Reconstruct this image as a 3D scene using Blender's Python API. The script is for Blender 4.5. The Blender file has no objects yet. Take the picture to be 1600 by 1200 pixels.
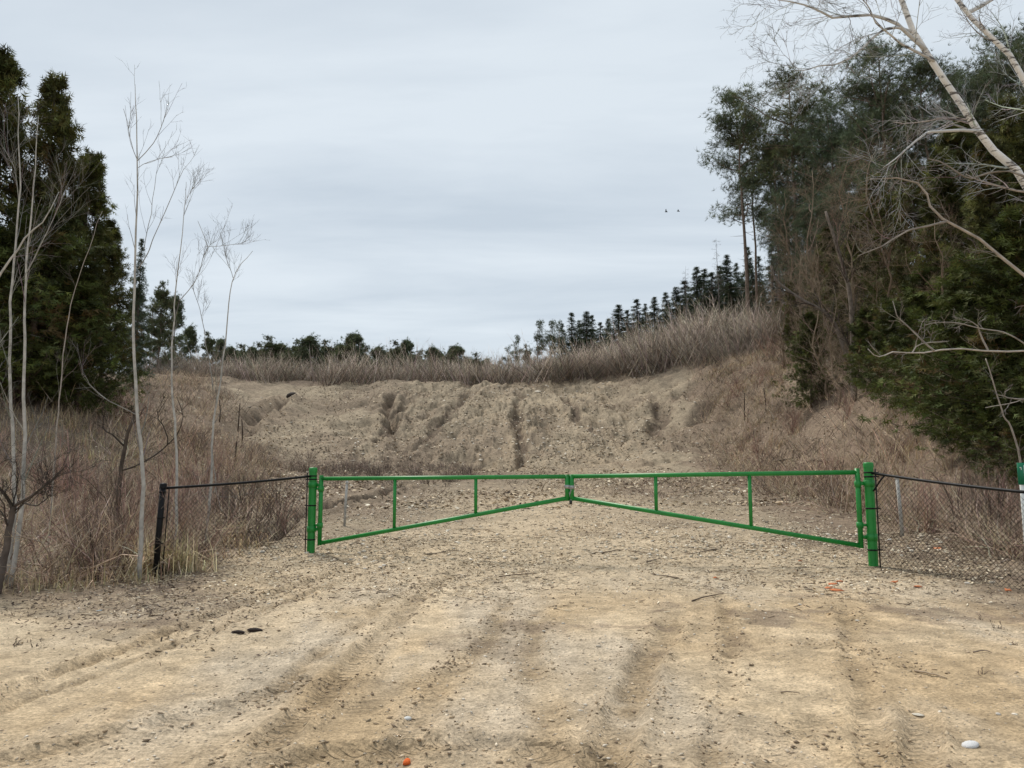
import bpy, math, random
import numpy as np
from mathutils import Vector, Matrix, Euler

# ------------------------------------------------------------------ camera, sky, sun, exposure
scene = bpy.context.scene
COL = scene.collection
CAM_Z, FPX, PITCH = 1.5, 1180.0, math.radians(6.5)     # eye height, focal length in photo pixels (1600 wide), upward tilt
cam_d = bpy.data.cameras.new('camera'); cam = bpy.data.objects.new('camera', cam_d); COL.objects.link(cam)
cam.location = (0, 0, CAM_Z); cam.rotation_euler = (math.pi/2 + PITCH, 0, 0)
cam_d.sensor_width = 36.0; cam_d.lens = FPX/1600*36.0; cam_d.clip_start = 0.05; cam_d.clip_end = 3000
scene.camera = cam

SUN_EL, SUN_AZ = math.radians(52), math.radians(-35)   # azimuth measured from +Y towards +X
world = bpy.data.worlds.new('World'); scene.world = world; world.use_nodes = True
nt = world.node_tree; nt.nodes.clear()
def N(tree, typ, **kw):
    n = tree.nodes.new(typ)
    for k, v in kw.items():
        if hasattr(n, k): setattr(n, k, v)
        else: n.inputs[k].default_value = v
    return n
L = nt.links.new
out = N(nt, 'ShaderNodeOutputWorld'); bg = N(nt, 'ShaderNodeBackground'); bg.inputs['Strength'].default_value = 0.0500
sky = N(nt, 'ShaderNodeTexSky'); sky.sky_type = 'NISHITA'; sky.sun_disc = False
sky.sun_elevation = SUN_EL; sky.sun_rotation = SUN_AZ
tc = N(nt, 'ShaderNodeTexCoord'); sep = N(nt, 'ShaderNodeSeparateXYZ'); L(tc.outputs['Generated'], sep.inputs[0])
zz = N(nt, 'ShaderNodeMath', operation='MAXIMUM'); L(sep.outputs['Z'], zz.inputs[0]); zz.inputs[1].default_value = 0.0
za = N(nt, 'ShaderNodeMath', operation='ADD'); L(zz.outputs[0], za.inputs[0]); za.inputs[1].default_value = 0.13
dx = N(nt, 'ShaderNodeMath', operation='DIVIDE'); L(sep.outputs['X'], dx.inputs[0]); L(za.outputs[0], dx.inputs[1])
dy = N(nt, 'ShaderNodeMath', operation='DIVIDE'); L(sep.outputs['Y'], dy.inputs[0]); L(za.outputs[0], dy.inputs[1])
cmb = N(nt, 'ShaderNodeCombineXYZ'); L(dx.outputs[0], cmb.inputs[0]); L(dy.outputs[0], cmb.inputs[1])
mp = N(nt, 'ShaderNodeMapping'); mp.inputs['Scale'].default_value = (0.5, 1.5, 1); mp.inputs['Location'].default_value = (3.1, 1.7, 0)
mp.inputs['Rotation'].default_value = (0, 0, math.radians(6))
L(cmb.outputs[0], mp.inputs[0])
n1 = N(nt, 'ShaderNodeTexNoise'); n1.inputs['Scale'].default_value = 1.15; n1.inputs['Detail'].default_value = 9; n1.inputs['Roughness'].default_value = 0.56
n1.inputs['Distortion'].default_value = 0.35
L(mp.outputs[0], n1.inputs['Vector'])
cr = N(nt, 'ShaderNodeValToRGB'); L(n1.outputs['Fac'], cr.inputs[0])
cr.color_ramp.elements[0].position = 0.36; cr.color_ramp.elements[0].color = (0.535, 0.605, 0.675, 1)
cr.color_ramp.elements[1].position = 0.63; cr.color_ramp.elements[1].color = (0.685, 0.750, 0.805, 1)
sc10 = N(nt, 'ShaderNodeVectorMath', operation='SCALE'); sc10.inputs['Scale'].default_value = 10.0; L(cr.outputs[0], sc10.inputs[0])
mx = N(nt, 'ShaderNodeMix', data_type='RGBA'); mx.inputs[0].default_value = 0.93
L(sky.outputs[0], mx.inputs[6]); L(sc10.outputs[0], mx.inputs[7])
L(mx.outputs[2], bg.inputs['Color']); L(bg.outputs[0], out.inputs['Surface'])

sun_d = bpy.data.lights.new('sun', 'SUN'); sun_d.energy = 1.5; sun_d.angle = math.radians(12); sun_d.color = (1.0, 0.95, 0.87)
sun = bpy.data.objects.new('sun', sun_d); COL.objects.link(sun)
sdir = Vector((math.sin(SUN_AZ)*math.cos(SUN_EL), math.cos(SUN_AZ)*math.cos(SUN_EL), math.sin(SUN_EL)))
sun.rotation_euler = sdir.to_track_quat('Z', 'Y').to_euler()
scene.view_settings.view_transform = 'Standard'; scene.view_settings.look = 'None'
scene.view_settings.exposure = 1.15; scene.view_settings.gamma = 1.0; scene.view_settings.use_curve_mapping = False
scene.render.engine = 'CYCLES'

# ------------------------------------------------------------------ numeric helpers
rng = np.random.default_rng(7)
def vnoise(x, y, seed=0):
    x = np.asarray(x, float); y = np.asarray(y, float)
    xi = np.floor(x).astype(np.int64); yi = np.floor(y).astype(np.int64)
    fx = x-xi; fy = y-yi; fx = fx*fx*(3-2*fx); fy = fy*fy*(3-2*fy)
    def hsh(a, b):
        n = (a*374761393 + b*668265263 + seed*974711) & 0x7fffffff
        n = ((n ^ (n >> 13))*1274126177) & 0x7fffffff
        return ((n ^ (n >> 16)) & 0xffff)/65535.0
    a = hsh(xi, yi)*(1-fx)+hsh(xi+1, yi)*fx; b = hsh(xi, yi+1)*(1-fx)+hsh(xi+1, yi+1)*fx
    return a*(1-fy)+b*fy
def fbm(x, y, oct=4, seed=0, gain=0.5):
    s = 0; a = 1; t = 0; f = 1
    for i in range(oct):
        s = s + a*(vnoise(x*f, y*f, seed+i*17)-0.5)*2; t += a; a *= gain; f *= 2.03
    return s/t
def sstep(a, b, x): t = np.clip((x-a)/(b-a), 0, 1); return t*t*(3-2*t)

# ------------------------------------------------------------------ terrain
_ys = [-100, 8, 12, 17, 25, 34, 42, 50, 57, 62, 75, 100, 140, 200, 900]
_zs = [0, 0, .06, .30, .8, 1.6, 3.4, 5.9, 8.0, 8.7, 9.6, 10.6, 11.5, 13, 18]
_fy = np.arange(-110, 910, .25); _fz = np.interp(_fy, _ys, _zs)
_k = np.exp(-0.5*(np.arange(-20, 21)*.25/1.3)**2); _k /= _k.sum(); _fz = np.convolve(np.pad(_fz, 20, mode='edge'), _k, 'valid')
def h0(x, y):
    x = np.asarray(x, float); y = np.asarray(y, float)
    z = np.interp(y, _fy, _fz)
    # bank and hill to the right of the cutting
    x0 = np.interp(y, [0, 10, 18, 35, 45, 60, 90], [11, 9.0, 8.6, 10.5, 8, 2.5, 2])
    w = np.interp(y, [0, 18, 35, 45, 60, 90], [7, 6.5, 7, 11, 19, 24])
    A = np.interp(y, [0, 8, 12, 20, 35, 60, 90, 200], [0.6, 1.2, 2.2, 4.2, 4.8, 3.6, 4.5, 5])
    z = z + A*sstep(0, 1, (x-x0)/w) + 0.10*np.clip(x-x0-w, 0, 60)*sstep(8, 25, y)
    # gentler bank on the left
    xl = np.interp(y, [0, 10, 20, 40, 60], [8, 4.6, 5.0, 10, 16])
    AL = np.interp(y, [0, 7, 10, 24, 45, 60, 90], [.0, .15, .6, 3.4, 2.2, .3, 0])
    z = z + AL*sstep(0, 1, (-x-xl)/11.0) + np.clip(x, 0, 6)*0.012
    z = z + fbm(x/9, y/9, 3, 3)*0.35*sstep(20, 40, y) + fbm(x/2.2, y/2.2, 3, 5)*(0.03+0.16*sstep(15, 40, y))
    return z
p_f = np.array([0, math.cos(PITCH), math.sin(PITCH)]); p_u = np.array([0, -math.sin(PITCH), math.cos(PITCH)]); p_r = np.array([1., 0, 0])
def ray(u, v):
    d = p_r*(u-800)/FPX + p_u*(600-v)/FPX + p_f
    return d
def at(u, v, Y):
    d = ray(u, v); t = Y/d[1]; return np.array([d[0]*t, Y, CAM_Z+d[2]*t])
_ts = np.concatenate([np.arange(2.5, 30, .02), np.arange(30, 140, .1)])
def ground(u, v):
    d = ray(u, v); P = np.array([0, 0, CAM_Z])+_ts[:, None]*d[None, :]
    below = np.nonzero(P[:, 2] < h0(P[:, 0], P[:, 1]))[0]
    return P[below[0]] if len(below) else P[-1]
def catmull(P, step):
    P = np.asarray(P, float); Q = np.vstack([2*P[0]-P[1], P, 2*P[-1]-P[-2]]); o = []
    for i in range(1, len(Q)-2):
        n = max(2, int(np.linalg.norm(Q[i+1]-Q[i])/step)); t = np.linspace(0, 1, n, endpoint=False)[:, None]
        o.append(0.5*((2*Q[i])+(-Q[i-1]+Q[i+1])*t+(2*Q[i-1]-5*Q[i]+4*Q[i+1]-Q[i+2])*t*t+(-Q[i-1]+3*Q[i]-3*Q[i+1]+Q[i+2])*t**3))
    o.append(P[-1][None]); return np.vstack(o)
def poly_coords(x, y, P):
    """signed lateral distance and arc length to polyline P (2d)"""
    best = np.full(x.shape, 1e9); lat = np.zeros(x.shape); arc = np.zeros(x.shape); s = 0
    for a, b in zip(P[:-1], P[1:]):
        d = b-a; l = np.hypot(*d)
        if l < 1e-6: continue
        d = d/l
        t = np.clip((x-a[0])*d[0]+(y-a[1])*d[1], 0, l)
        ex = x-a[0]-t*d[0]; ey = y-a[1]-t*d[1]; q = ex*ex+ey*ey
        m = q < best
        best = np.where(m, q, best); lat = np.where(m, ex*d[1]-ey*d[0], lat); arc = np.where(m, s+t, arc); s += l
    return np.sqrt(best), lat, arc, s
# tyre ruts on the sandy forecourt: photo polylines taken down onto the ground: (points, half width, depth, tread)
TRK_PX = [
 ([(-160,1150),(0,1088),(230,1003),(440,925),(560,882),(700,850)], .10, .065, .25),
 ([(-160,1190),(0,1112),(240,1022),(450,940),(590,890),(720,856)], .055, .045, .0),
 ([(380,1210),(480,1120),(590,1000),(690,910),(740,870)], .13, .065, .7),
 ([(400,1110),(520,1005),(640,918)], .08, .04, .3),
 ([(600,1240),(690,1080),(770,985),(800,930)], .12, .035, .5),
 ([(940,1240),(975,1130),(1015,1030),(1068,950)], .15, .07, .3),
 ([(1110,1240),(1130,1120),(1140,1000),(1130,930)], .09, .035, .2),
 ([(1380,1250),(1355,1120),(1335,1010),(1310,940)], .11, .04, .4),
 ([(-100,1215),(150,1160),(300,1120),(430,1085),(540,1045)], .12, .05, .6),
 ([(300,1235),(500,1190),(720,1168),(900,1185),(1050,1240)], .15, .045, 1.0),
 ([(545,1130),(600,1092),(650,1078)], .17, .045, 1.0),
 ([(840,1250),(850,1120),(830,1010),(845,940)], .12, .03, .3),
 ([(655,1066),(745,1014)], .025, .025, .0),
 ([(1420,1240),(1440,1150),(1425,1080)], .12, .045, .5),
 ([(1180,1230),(1250,1150),(1330,1120),(1420,1110)], .10, .03, .7),
 ([(1500,1100),(1420,1040),(1300,1010),(1180,1000)], .08, .025, .2),
]
TRK = [(catmull([ground(u, v)[:2] for u, v in P], .15), w*.78, d, t) for P, w, d, t in TRK_PX]
# erosion gullies in the bank and beside the gate
GUL_PX = [
 ([(650,757),(580,778),(515,794),(440,826),(372,862)], .20, .34),
 ([(815,606),(808,660),(818,700),(800,738)], .28, .3),
 ([(622,612),(606,640),(618,670),(590,690)], .30, .5),
 ([(640,628),(612,655),(585,700)], .28, .4),
 ([(455,618),(420,640),(390,655),(384,680)], .36, .6),
 ([(880,612),(900,650),(935,690)], .3, .25),
 ([(1120,606),(1100,640),(1095,660)], .5, .5),
 ([(1020,625),(1035,650),(1010,680)], .5, .3),
 ([(740,610),(700,650),(660,700)], .4, .3),
]
GUL = [(catmull([ground(u, v)[:2] for u, v in P], .4), w, d) for P, w, d in GUL_PX]
def detail(x, y):
    """rut and gully relief, plus tread coordinates; flat arrays"""
    dz = np.zeros(x.shape); tm = np.zeros(x.shape); tu = np.zeros(x.shape); rut = np.zeros(x.shape); gul = np.zeros(x.shape)
    near = (np.abs(x) < 11) & (y > 2) & (y < 16)
    xn, yn = x[near], y[near]
    wx = xn+fbm(xn*1.3, yn*1.3, 2, 31)*.05; wy = yn+fbm(xn*1.3, yn*1.3, 2, 37)*.05
    dn = np.zeros(xn.shape); tmn = np.zeros(xn.shape); tun = np.zeros(xn.shape); rn = np.zeros(xn.shape)
    for P, w, d, t in TRK:
        dist, lat, arc, s = poly_coords(wx, wy, P)
        fade = sstep(0, .4, arc)*sstep(0, .8, s-arc)*(0.55+0.45*np.clip(fbm(arc*1.1, lat*0+d*90, 3, 41)+.5, 0, 1))
        r = dist/w
        prof = -np.exp(-(r/.9)**6)+0.9*np.exp(-((r-1.35)/.27)**2)*(0.25+1.1*vnoise(arc*6, np.sign(lat)*3, 43))
        dn += prof*d*.68*fade
        m = np.exp(-(r/.95)**6)*fade*t
        tun = np.where(m > tmn, arc+np.abs(lat)*.8, tun); tmn = np.maximum(tmn, m); rn = np.maximum(rn, np.exp(-(r/1.2)**2)*fade)
    dn += fbm(xn*3.2, yn*3.2, 5, 47, .62)*.017 + (np.clip(fbm(xn*9, yn*9, 3, 51), 0, 1))*.022*(.4+1.2*np.clip(rn+fbm(xn*.8, yn*.8, 2, 53), 0, 1)) + np.abs(fbm((xn+.6*yn)*2.2, (yn-.6*xn)*.5, 3, 55))*.022
    f = sstep(16, 14, yn)*sstep(11, 10, np.abs(xn))
    dz[near] = dn*f; tm[near] = tmn*f; tu[near] = tun; rut[near] = rn*f
    mid = (y > 9) & (y < 70) & (np.abs(x) < 40)
    xm, ym = x[mid], y[mid]; g = np.zeros(xm.shape); gg = np.zeros(xm.shape)
    wx = xm+fbm(xm*1.1, ym*1.1, 4, 61, .65)*.55; wy = ym+fbm(xm*1.1, ym*1.1, 4, 67, .65)*.55
    for P, w, d in GUL:
        dist, lat, arc, s = poly_coords(wx, wy, P)
        e = np.exp(-(dist/w)**3)*sstep(0, s*.2, arc)*sstep(0, s*.15, s-arc)
        g -= e*d; g += .35*d*np.exp(-((dist-w*1.9)/(w*.6))**2)*sstep(0, s*.3, s-arc); gg = np.maximum(gg, e)
    sl = sstep(30, 38, ym)*sstep(62, 56, ym)
    g += sl*(fbm(xm/1.1, ym/3.2, 4, 71, .6)*.28 + fbm(xm*1.5, ym*1.0, 4, 72, .65)*.26 + sstep(.05, .16, fbm(xm/2.1, ym/2.4, 3, 74, .6))*.15 - sstep(.18, .26, fbm(xm/1.7, ym/1.5, 3, 76, .6))*.20 + np.abs(fbm(xm/2.6, ym/6, 3, 73))*-.35)
    dz[mid] += g; gul[mid] = gg
    return dz, tm, tu, rut, gul
def h(x, y):
    """height of the built ground sheet (bilinear in its grid)"""
    x = np.atleast_1d(np.asarray(x, float)); y = np.atleast_1d(np.asarray(y, float))
    i = np.clip(np.searchsorted(yy, y)-1, 0, len(yy)-2); j = np.clip(np.searchsorted(xx, x)-1, 0, len(xx)-2)
    fy = (y-yy[i])/(yy[i+1]-yy[i]); fx = (x-xx[j])/(xx[j+1]-xx[j])
    return (GZ[i, j]*(1-fx)+GZ[i, j+1]*fx)*(1-fy)+(GZ[i+1, j]*(1-fx)+GZ[i+1, j+1]*fx)*fy
def h1(x, y): return float(h(x, y)[0])

# ------------------------------------------------------------------ mesh helpers
def mesh_np(name, V, Q=None, T=None, col=None, smooth=False, attrs=None):
    me = bpy.data.meshes.new(name); V = np.asarray(V, np.float32)
    Q = np.zeros((0, 4), np.int32) if Q is None else np.asarray(Q, np.int32)
    T = np.zeros((0, 3), np.int32) if T is None else np.asarray(T, np.int32)
    me.vertices.add(len(V)); me.vertices.foreach_set('co', V.ravel())
    lv = np.concatenate([Q.ravel(), T.ravel()]); me.loops.add(len(lv)); me.loops.foreach_set('vertex_index', lv)
    ls = np.concatenate([np.arange(len(Q))*4, len(Q)*4+np.arange(len(T))*3]).astype(np.int32)
    me.polygons.add(len(ls)); me.polygons.foreach_set('loop_start', ls)
    if smooth: me.polygons.foreach_set('use_smooth', np.ones(len(ls), bool))
    if col is not None:
        a = me.color_attributes.new('col', 'FLOAT_COLOR', 'POINT'); c = np.ones((len(V), 4), np.float32); c[:, :3] = col; a.data.foreach_set('color', c.ravel())
    for k, v in (attrs or {}).items():
        a = me.attributes.new(k, 'FLOAT', 'POINT'); a.data.foreach_set('value', np.asarray(v, np.float32))
    me.update(calc_edges=True)
    return me
class MB:
    def __init__(s): s.V = []; s.Q = []; s.T = []; s.C = []; s.n = 0
    def add(s, V, Q=None, T=None, col=(1, 1, 1)):
        V = np.asarray(V, float).reshape(-1, 3); s.V.append(V)
        if Q is not None and len(Q): s.Q.append(np.asarray(Q)+s.n)
        if T is not None and len(T): s.T.append(np.asarray(T)+s.n)
        s.C.append(np.broadcast_to(np.asarray(col, float), V.shape) if np.ndim(col) < 2 else np.asarray(col, float)); s.n += len(V); return s
    def tubes(s, P, R, n=3, col=(1, 1, 1), cap=True):
        """P (N,K,3) polylines, R (N,K) radii; col (3,), (N,3)"""
        P = np.asarray(P, float); R = np.asarray(R, float)
        if P.ndim == 2: P = P[None]; R = R[None]
        Nn, K, _ = P.shape
        T = np.gradient(P, axis=1); T /= np.linalg.norm(T, axis=2, keepdims=True)+1e-9
        ref = np.where(np.abs(T[:, :1, 2:3]) > .9, np.array([1., 0, 0]), np.array([0, 0, 1.]))
        ref = np.broadcast_to(ref, T.shape)
        A = np.cross(T, ref); A /= np.linalg.norm(A, axis=2, keepdims=True)+1e-9; B = np.cross(T, A)
        th = np.arange(n)*2*math.pi/n
        V = P[:, :, None]+R[:, :, None, None]*(A[:, :, None]*np.cos(th)[:, None]+B[:, :, None]*np.sin(th)[:, None])
        i = np.arange(Nn)[:, None, None]*K*n; k = np.arange(K-1)[None, :, None]*n; j = np.arange(n)[None, None, :]; j2 = (j+1) % n
        Q = np.stack([i+k+j, i+k+j2, i+k+n+j2, i+k+n+j], -1).reshape(-1, 4)
        c = np.asarray(col, float)
        if n == 3:
            nv = (K-1)*3+1; V = np.concatenate([V[:, :-1].reshape(Nn, -1, 3), P[:, -1:]], 1).reshape(-1, 3); i = np.arange(Nn)[:, None, None]*nv
            k = np.arange(K-2)[None, :, None]*3; Q = np.stack([i+k+j, i+k+j2, i+k+3+j2, i+k+3+j], -1).reshape(-1, 4) if K > 2 else None
            kk = (K-2)*3; Tt = np.stack(np.broadcast_arrays(i+kk+j, i+kk+j2, i+nv-1+0*j), -1).reshape(-1, 3)
            if c.ndim == 2: c = np.repeat(c, nv, axis=0)
            return s.add(V, Q, Tt, c)
        if c.ndim == 2: c = np.repeat(c, K*n, axis=0)
        T3 = None
        if cap and n > 3:
            V2 = V.reshape(-1, 3); tv = []; ext = []
            base = len(V2)
            for q in range(Nn):
                for kk, rev in ((0, False), (K-1, True)):
                    ci = base+len(ext); ext.append(P[q, kk])
                    for jj in range(n):
                        a, b = q*K*n+kk*n+jj, q*K*n+kk*n+(jj+1) % n
                        tv.append((ci, b, a) if not rev else (ci, a, b))
            V = np.vstack([V2, np.array(ext)]); T3 = np.array(tv)
            if c.ndim == 2: c = np.vstack([c, np.repeat(c[:1], len(ext), axis=0)])
        return s.add(V.reshape(-1, 3), Q, T3, c)
    def box(s, c, size, col=(1, 1, 1), rot=None):
        v = np.array([[x, y, z] for x in (-.5, .5) for y in (-.5, .5) for z in (-.5, .5)])*np.array(size)
        if rot is not None: v = v@np.array(rot.to_matrix()).T
        return s.add(v+np.array(c), [(0, 1, 3, 2), (4, 6, 7, 5), (0, 4, 5, 1), (2, 3, 7, 6), (0, 2, 6, 4), (1, 5, 7, 3)], None, col)
    def lathe(s, prof, n=20, c=(0, 0, 0), col=(1, 1, 1)):
        prof = np.asarray(prof, float); th = np.arange(n)*2*math.pi/n; K = len(prof)
        V = np.stack([prof[:, 0:1]*np.cos(th), prof[:, 0:1]*np.sin(th), np.repeat(prof[:, 1:2], n, 1)], -1).reshape(-1, 3)+np.array(c)
        k = np.arange(K-1)[:, None]*n; j = np.arange(n)[None]; j2 = (j+1) % n
        return s.add(V, np.stack([k+j, k+j2, k+n+j2, k+n+j], -1).reshape(-1, 4), None, col)
    def mesh(s, name, smooth=False):
        return mesh_np(name, np.vstack(s.V) if s.V else np.zeros((0, 3)), np.vstack(s.Q) if s.Q else None, np.vstack(s.T) if s.T else None, np.vstack(s.C) if s.V else None, smooth)
def obj(name, me, mat=None, parent=None, loc=None):
    o = bpy.data.objects.new(name, me); COL.objects.link(o)
    if mat is not None and me is not None and not me.materials: me.materials.append(mat)
    if parent is not None: o.parent = parent
    if loc is not None: o.location = loc
    return o
def tag(o, label, cat, group=None, kind=None):
    o['label'] = label
    if cat: o['category'] = cat
    if group: o['group'] = group
    if kind: o['kind'] = kind
    return o
def empty(name, loc=(0, 0, 0)):
    o = bpy.data.objects.new(name, None); COL.objects.link(o); o.location = loc; o.empty_display_size = .2; return o
def unit(v): return v/(np.linalg.norm(v, axis=-1, keepdims=True)+1e-9)
def rotframes(D, roll):
    """frames (N,3,3) with x axis along D and random roll"""
    D = unit(D); ref = np.where(np.abs(D[:, 2:3]) > .95, np.array([1., 0, 0]), np.array([0, 0, 1.]))
    A = unit(np.cross(ref, D)); B = np.cross(D, A); c, s_ = np.cos(roll)[:, None], np.sin(roll)[:, None]
    return np.stack([D, A*c+B*s_, -A*s_+B*c], 1)
def scatter(mb, tv, tf, P, F, S, col, quads=False):
    """replicate template (tv, tf) at P with frames F, scale S, per-item colour"""
    tv = np.asarray(tv, float); tf = np.asarray(tf); n = len(P); k = len(tv)
    S = np.asarray(S, float)
    if S.ndim == 1: S = np.repeat(S[:, None], 3, 1)
    V = np.einsum('nkj,nji->nki', tv[None]*S[:, None], F)+P[:, None]
    f = (tf[None]+np.arange(n)[:, None, None]*k).reshape(-1, tf.shape[1])
    c = np.repeat(col, k, axis=0)
    mb.add(V.reshape(-1, 3), f if quads else None, None if quads else f, c)

# ------------------------------------------------------------------ materials
def mat(name, rough=.8, noise=None, bump=None, base=None, metal=0, spec=.3, transl=0):
    """vertex colour 'col' (or base) times procedural noise, with optional bump"""
    m = bpy.data.materials.new(name); m.use_nodes = True; t = m.node_tree; b = t.nodes['Principled BSDF']; l = t.links.new
    b.inputs['Roughness'].default_value = rough; b.inputs['Metallic'].default_value = metal; b.inputs['Specular IOR Level'].default_value = spec
    tcn = N(t, 'ShaderNodeTexCoord')
    if base is None:
        a = N(t, 'ShaderNodeAttribute', attribute_name='col'); src = a.outputs['Color']
    else:
        a = N(t, 'ShaderNodeRGB'); a.outputs[0].default_value = (*base, 1); src = a.outputs[0]
    if noise:
        scale, amt = noise
        nz = N(t, 'ShaderNodeTexNoise'); nz.inputs['Scale'].default_value = scale; nz.inputs['Detail'].default_value = 5; l(tcn.outputs['Object'], nz.inputs['Vector'])
        mr = N(t, 'ShaderNodeMapRange'); l(nz.outputs['Fac'], mr.inputs[0]); mr.inputs[1].default_value = .25; mr.inputs[2].default_value = .75
        mr.inputs[3].default_value = 1-amt; mr.inputs[4].default_value = 1+amt
        sc = N(t, 'ShaderNodeVectorMath', operation='SCALE'); l(src, sc.inputs[0]); l(mr.outputs[0], sc.inputs['Scale']); src = sc.outputs[0]
    l(src, b.inputs['Base Color'])
    if bump:
        nb = N(t, 'ShaderNodeTexNoise'); nb.inputs['Scale'].default_value = bump[0]; nb.inputs['Detail'].default_value = 4; l(tcn.outputs['Object'], nb.inputs['Vector'])
        bp = N(t, 'ShaderNodeBump'); bp.inputs['Distance'].default_value = bump[1]; bp.inputs['Strength'].default_value = .8; l(nb.outputs['Fac'], bp.inputs['Height']); l(bp.outputs[0], b.inputs['Normal'])
    if transl:
        tr = N(t, 'ShaderNodeBsdfTranslucent'); l(src, tr.inputs['Color']); mxs = N(t, 'ShaderNodeMixShader'); mxs.inputs[0].default_value = transl
        o_ = t.nodes['Material Output']; l(b.outputs[0], mxs.inputs[1]); l(tr.outputs[0], mxs.inputs[2]); l(mxs.outputs[0], o_.inputs['Surface'])
    return m
M_leaf = mat('foliage', .75, (1.3, .35), transl=.18, spec=.2)
M_bark = mat('bark', .9, (9, .35), (30, .01), spec=.1)
M_twig = mat('twigs', .9, (3, .3), spec=.1)
M_straw = mat('dry_straw', .85, (2, .25), spec=.15, transl=.15)
M_litter = mat('litter', .9, (2, .2), spec=.15)
M_stone = mat('stone', .85, (14, .22), (40, .004), spec=.25)
M_black = mat('black_vinyl', .5, (20, .2), base=(.006, .006, .0065), spec=.2)
M_galv = mat('galvanised_steel', .5, (18, .25), base=(.42, .42, .41), metal=.6)
M_galvd = mat('weathered_steel', .7, (25, .35), base=(.40, .39, .36), metal=.1)
def green_paint():
    m = mat('green_paint', .42, (6, .16), base=(.008, .215, .03), spec=.5); t = m.node_tree; l = t.links.new; b = t.nodes['Principled BSDF']
    tcn = N(t, 'ShaderNodeTexCoord'); nz = N(t, 'ShaderNodeTexNoise'); nz.inputs['Scale'].default_value = 28; nz.inputs['Detail'].default_value = 6; nz.inputs['Roughness'].default_value = .7
    l(tcn.outputs['Object'], nz.inputs[0]); r = N(t, 'ShaderNodeMapRange'); l(nz.outputs['Fac'], r.inputs[0]); r.inputs[1].default_value = .62; r.inputs[2].default_value = .74
    r.inputs[3].default_value = 0; r.inputs[4].default_value = .45
    src = b.inputs['Base Color'].links[0].from_socket; mxn = N(t, 'ShaderNodeMix', data_type='RGBA'); l(r.outputs[0], mxn.inputs[0]); l(src, mxn.inputs[6]); mxn.inputs[7].default_value = (.10, .17, .07, 1)
    l(mxn.outputs[2], b.inputs['Base Color'])
    rr = N(t, 'ShaderNodeMapRange'); l(nz.outputs['Fac'], rr.inputs[0]); rr.inputs[3].default_value = .3; rr.inputs[4].default_value = .6; l(rr.outputs[0], b.inputs['Roughness'])
    return m
M_green = green_paint()
def birch_mat():
    m = mat('birch_bark', .8, (5, .2), (25, .006), spec=.2); t = m.node_tree; l = t.links.new; b = t.nodes['Principled BSDF']
    tcn = N(t, 'ShaderNodeTexCoord'); mpn = N(t, 'ShaderNodeMapping'); mpn.inputs['Scale'].default_value = (3, 3, 16); mpn.inputs['Rotation'].default_value = (0, math.radians(35), 0)
    l(tcn.outputs['Object'], mpn.inputs[0]); nz = N(t, 'ShaderNodeTexNoise'); nz.inputs['Scale'].default_value = 1.6; nz.inputs['Detail'].default_value = 5; nz.inputs['Roughness'].default_value = .65; l(mpn.outputs[0], nz.inputs[0])
    r = N(t, 'ShaderNodeMapRange'); l(nz.outputs['Fac'], r.inputs[0]); r.inputs[1].default_value = .53; r.inputs[2].default_value = .60; r.inputs[3].default_value = 0; r.inputs[4].default_value = .9
    src = b.inputs['Base Color'].links[0].from_socket; mxn = N(t, 'ShaderNodeMix', data_type='RGBA'); l(r.outputs[0], mxn.inputs[0]); l(src, mxn.inputs[6]); mxn.inputs[7].default_value = (.07, .06, .055, 1)
    l(mxn.outputs[2], b.inputs['Base Color']); return m
M_birch = birch_mat()

# ------------------------------------------------------------------ ground sheet
def grow_axis(a, step, end, mx_=30, g=1.07):
    o = []; x = a
    while x < end: step = min(step*g, mx_); x += step; o.append(x)
    return o
ypos = np.concatenate([np.arange(3.2, 8, .029), np.arange(8, 16, .056), np.arange(16, 36, .16), np.arange(36, 70, .28)])
yy = np.concatenate([[-80, -50, -30, -18, -10, -5, -2, 0, 1, 1.8, 2.4, 2.8, 3.0], ypos, grow_axis(70, .3, 900, 60, 1.12)])
xp = np.concatenate([np.arange(0, 6.2, .045)[1:], grow_axis(6.2, .05, 46, .5, 1.045)]); xp = np.concatenate([xp, grow_axis(xp[-1], .6, 700, 60, 1.18)])
xx = np.concatenate([-xp[::-1], [0], xp])
GX, GY = np.meshgrid(xx, yy); gx, gy = GX.ravel(), GY.ravel()
dz, tm, tu, rut, gul = detail(gx, gy)
gz = h0(gx, gy)+dz; GZ = gz.reshape(GX.shape)
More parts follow.
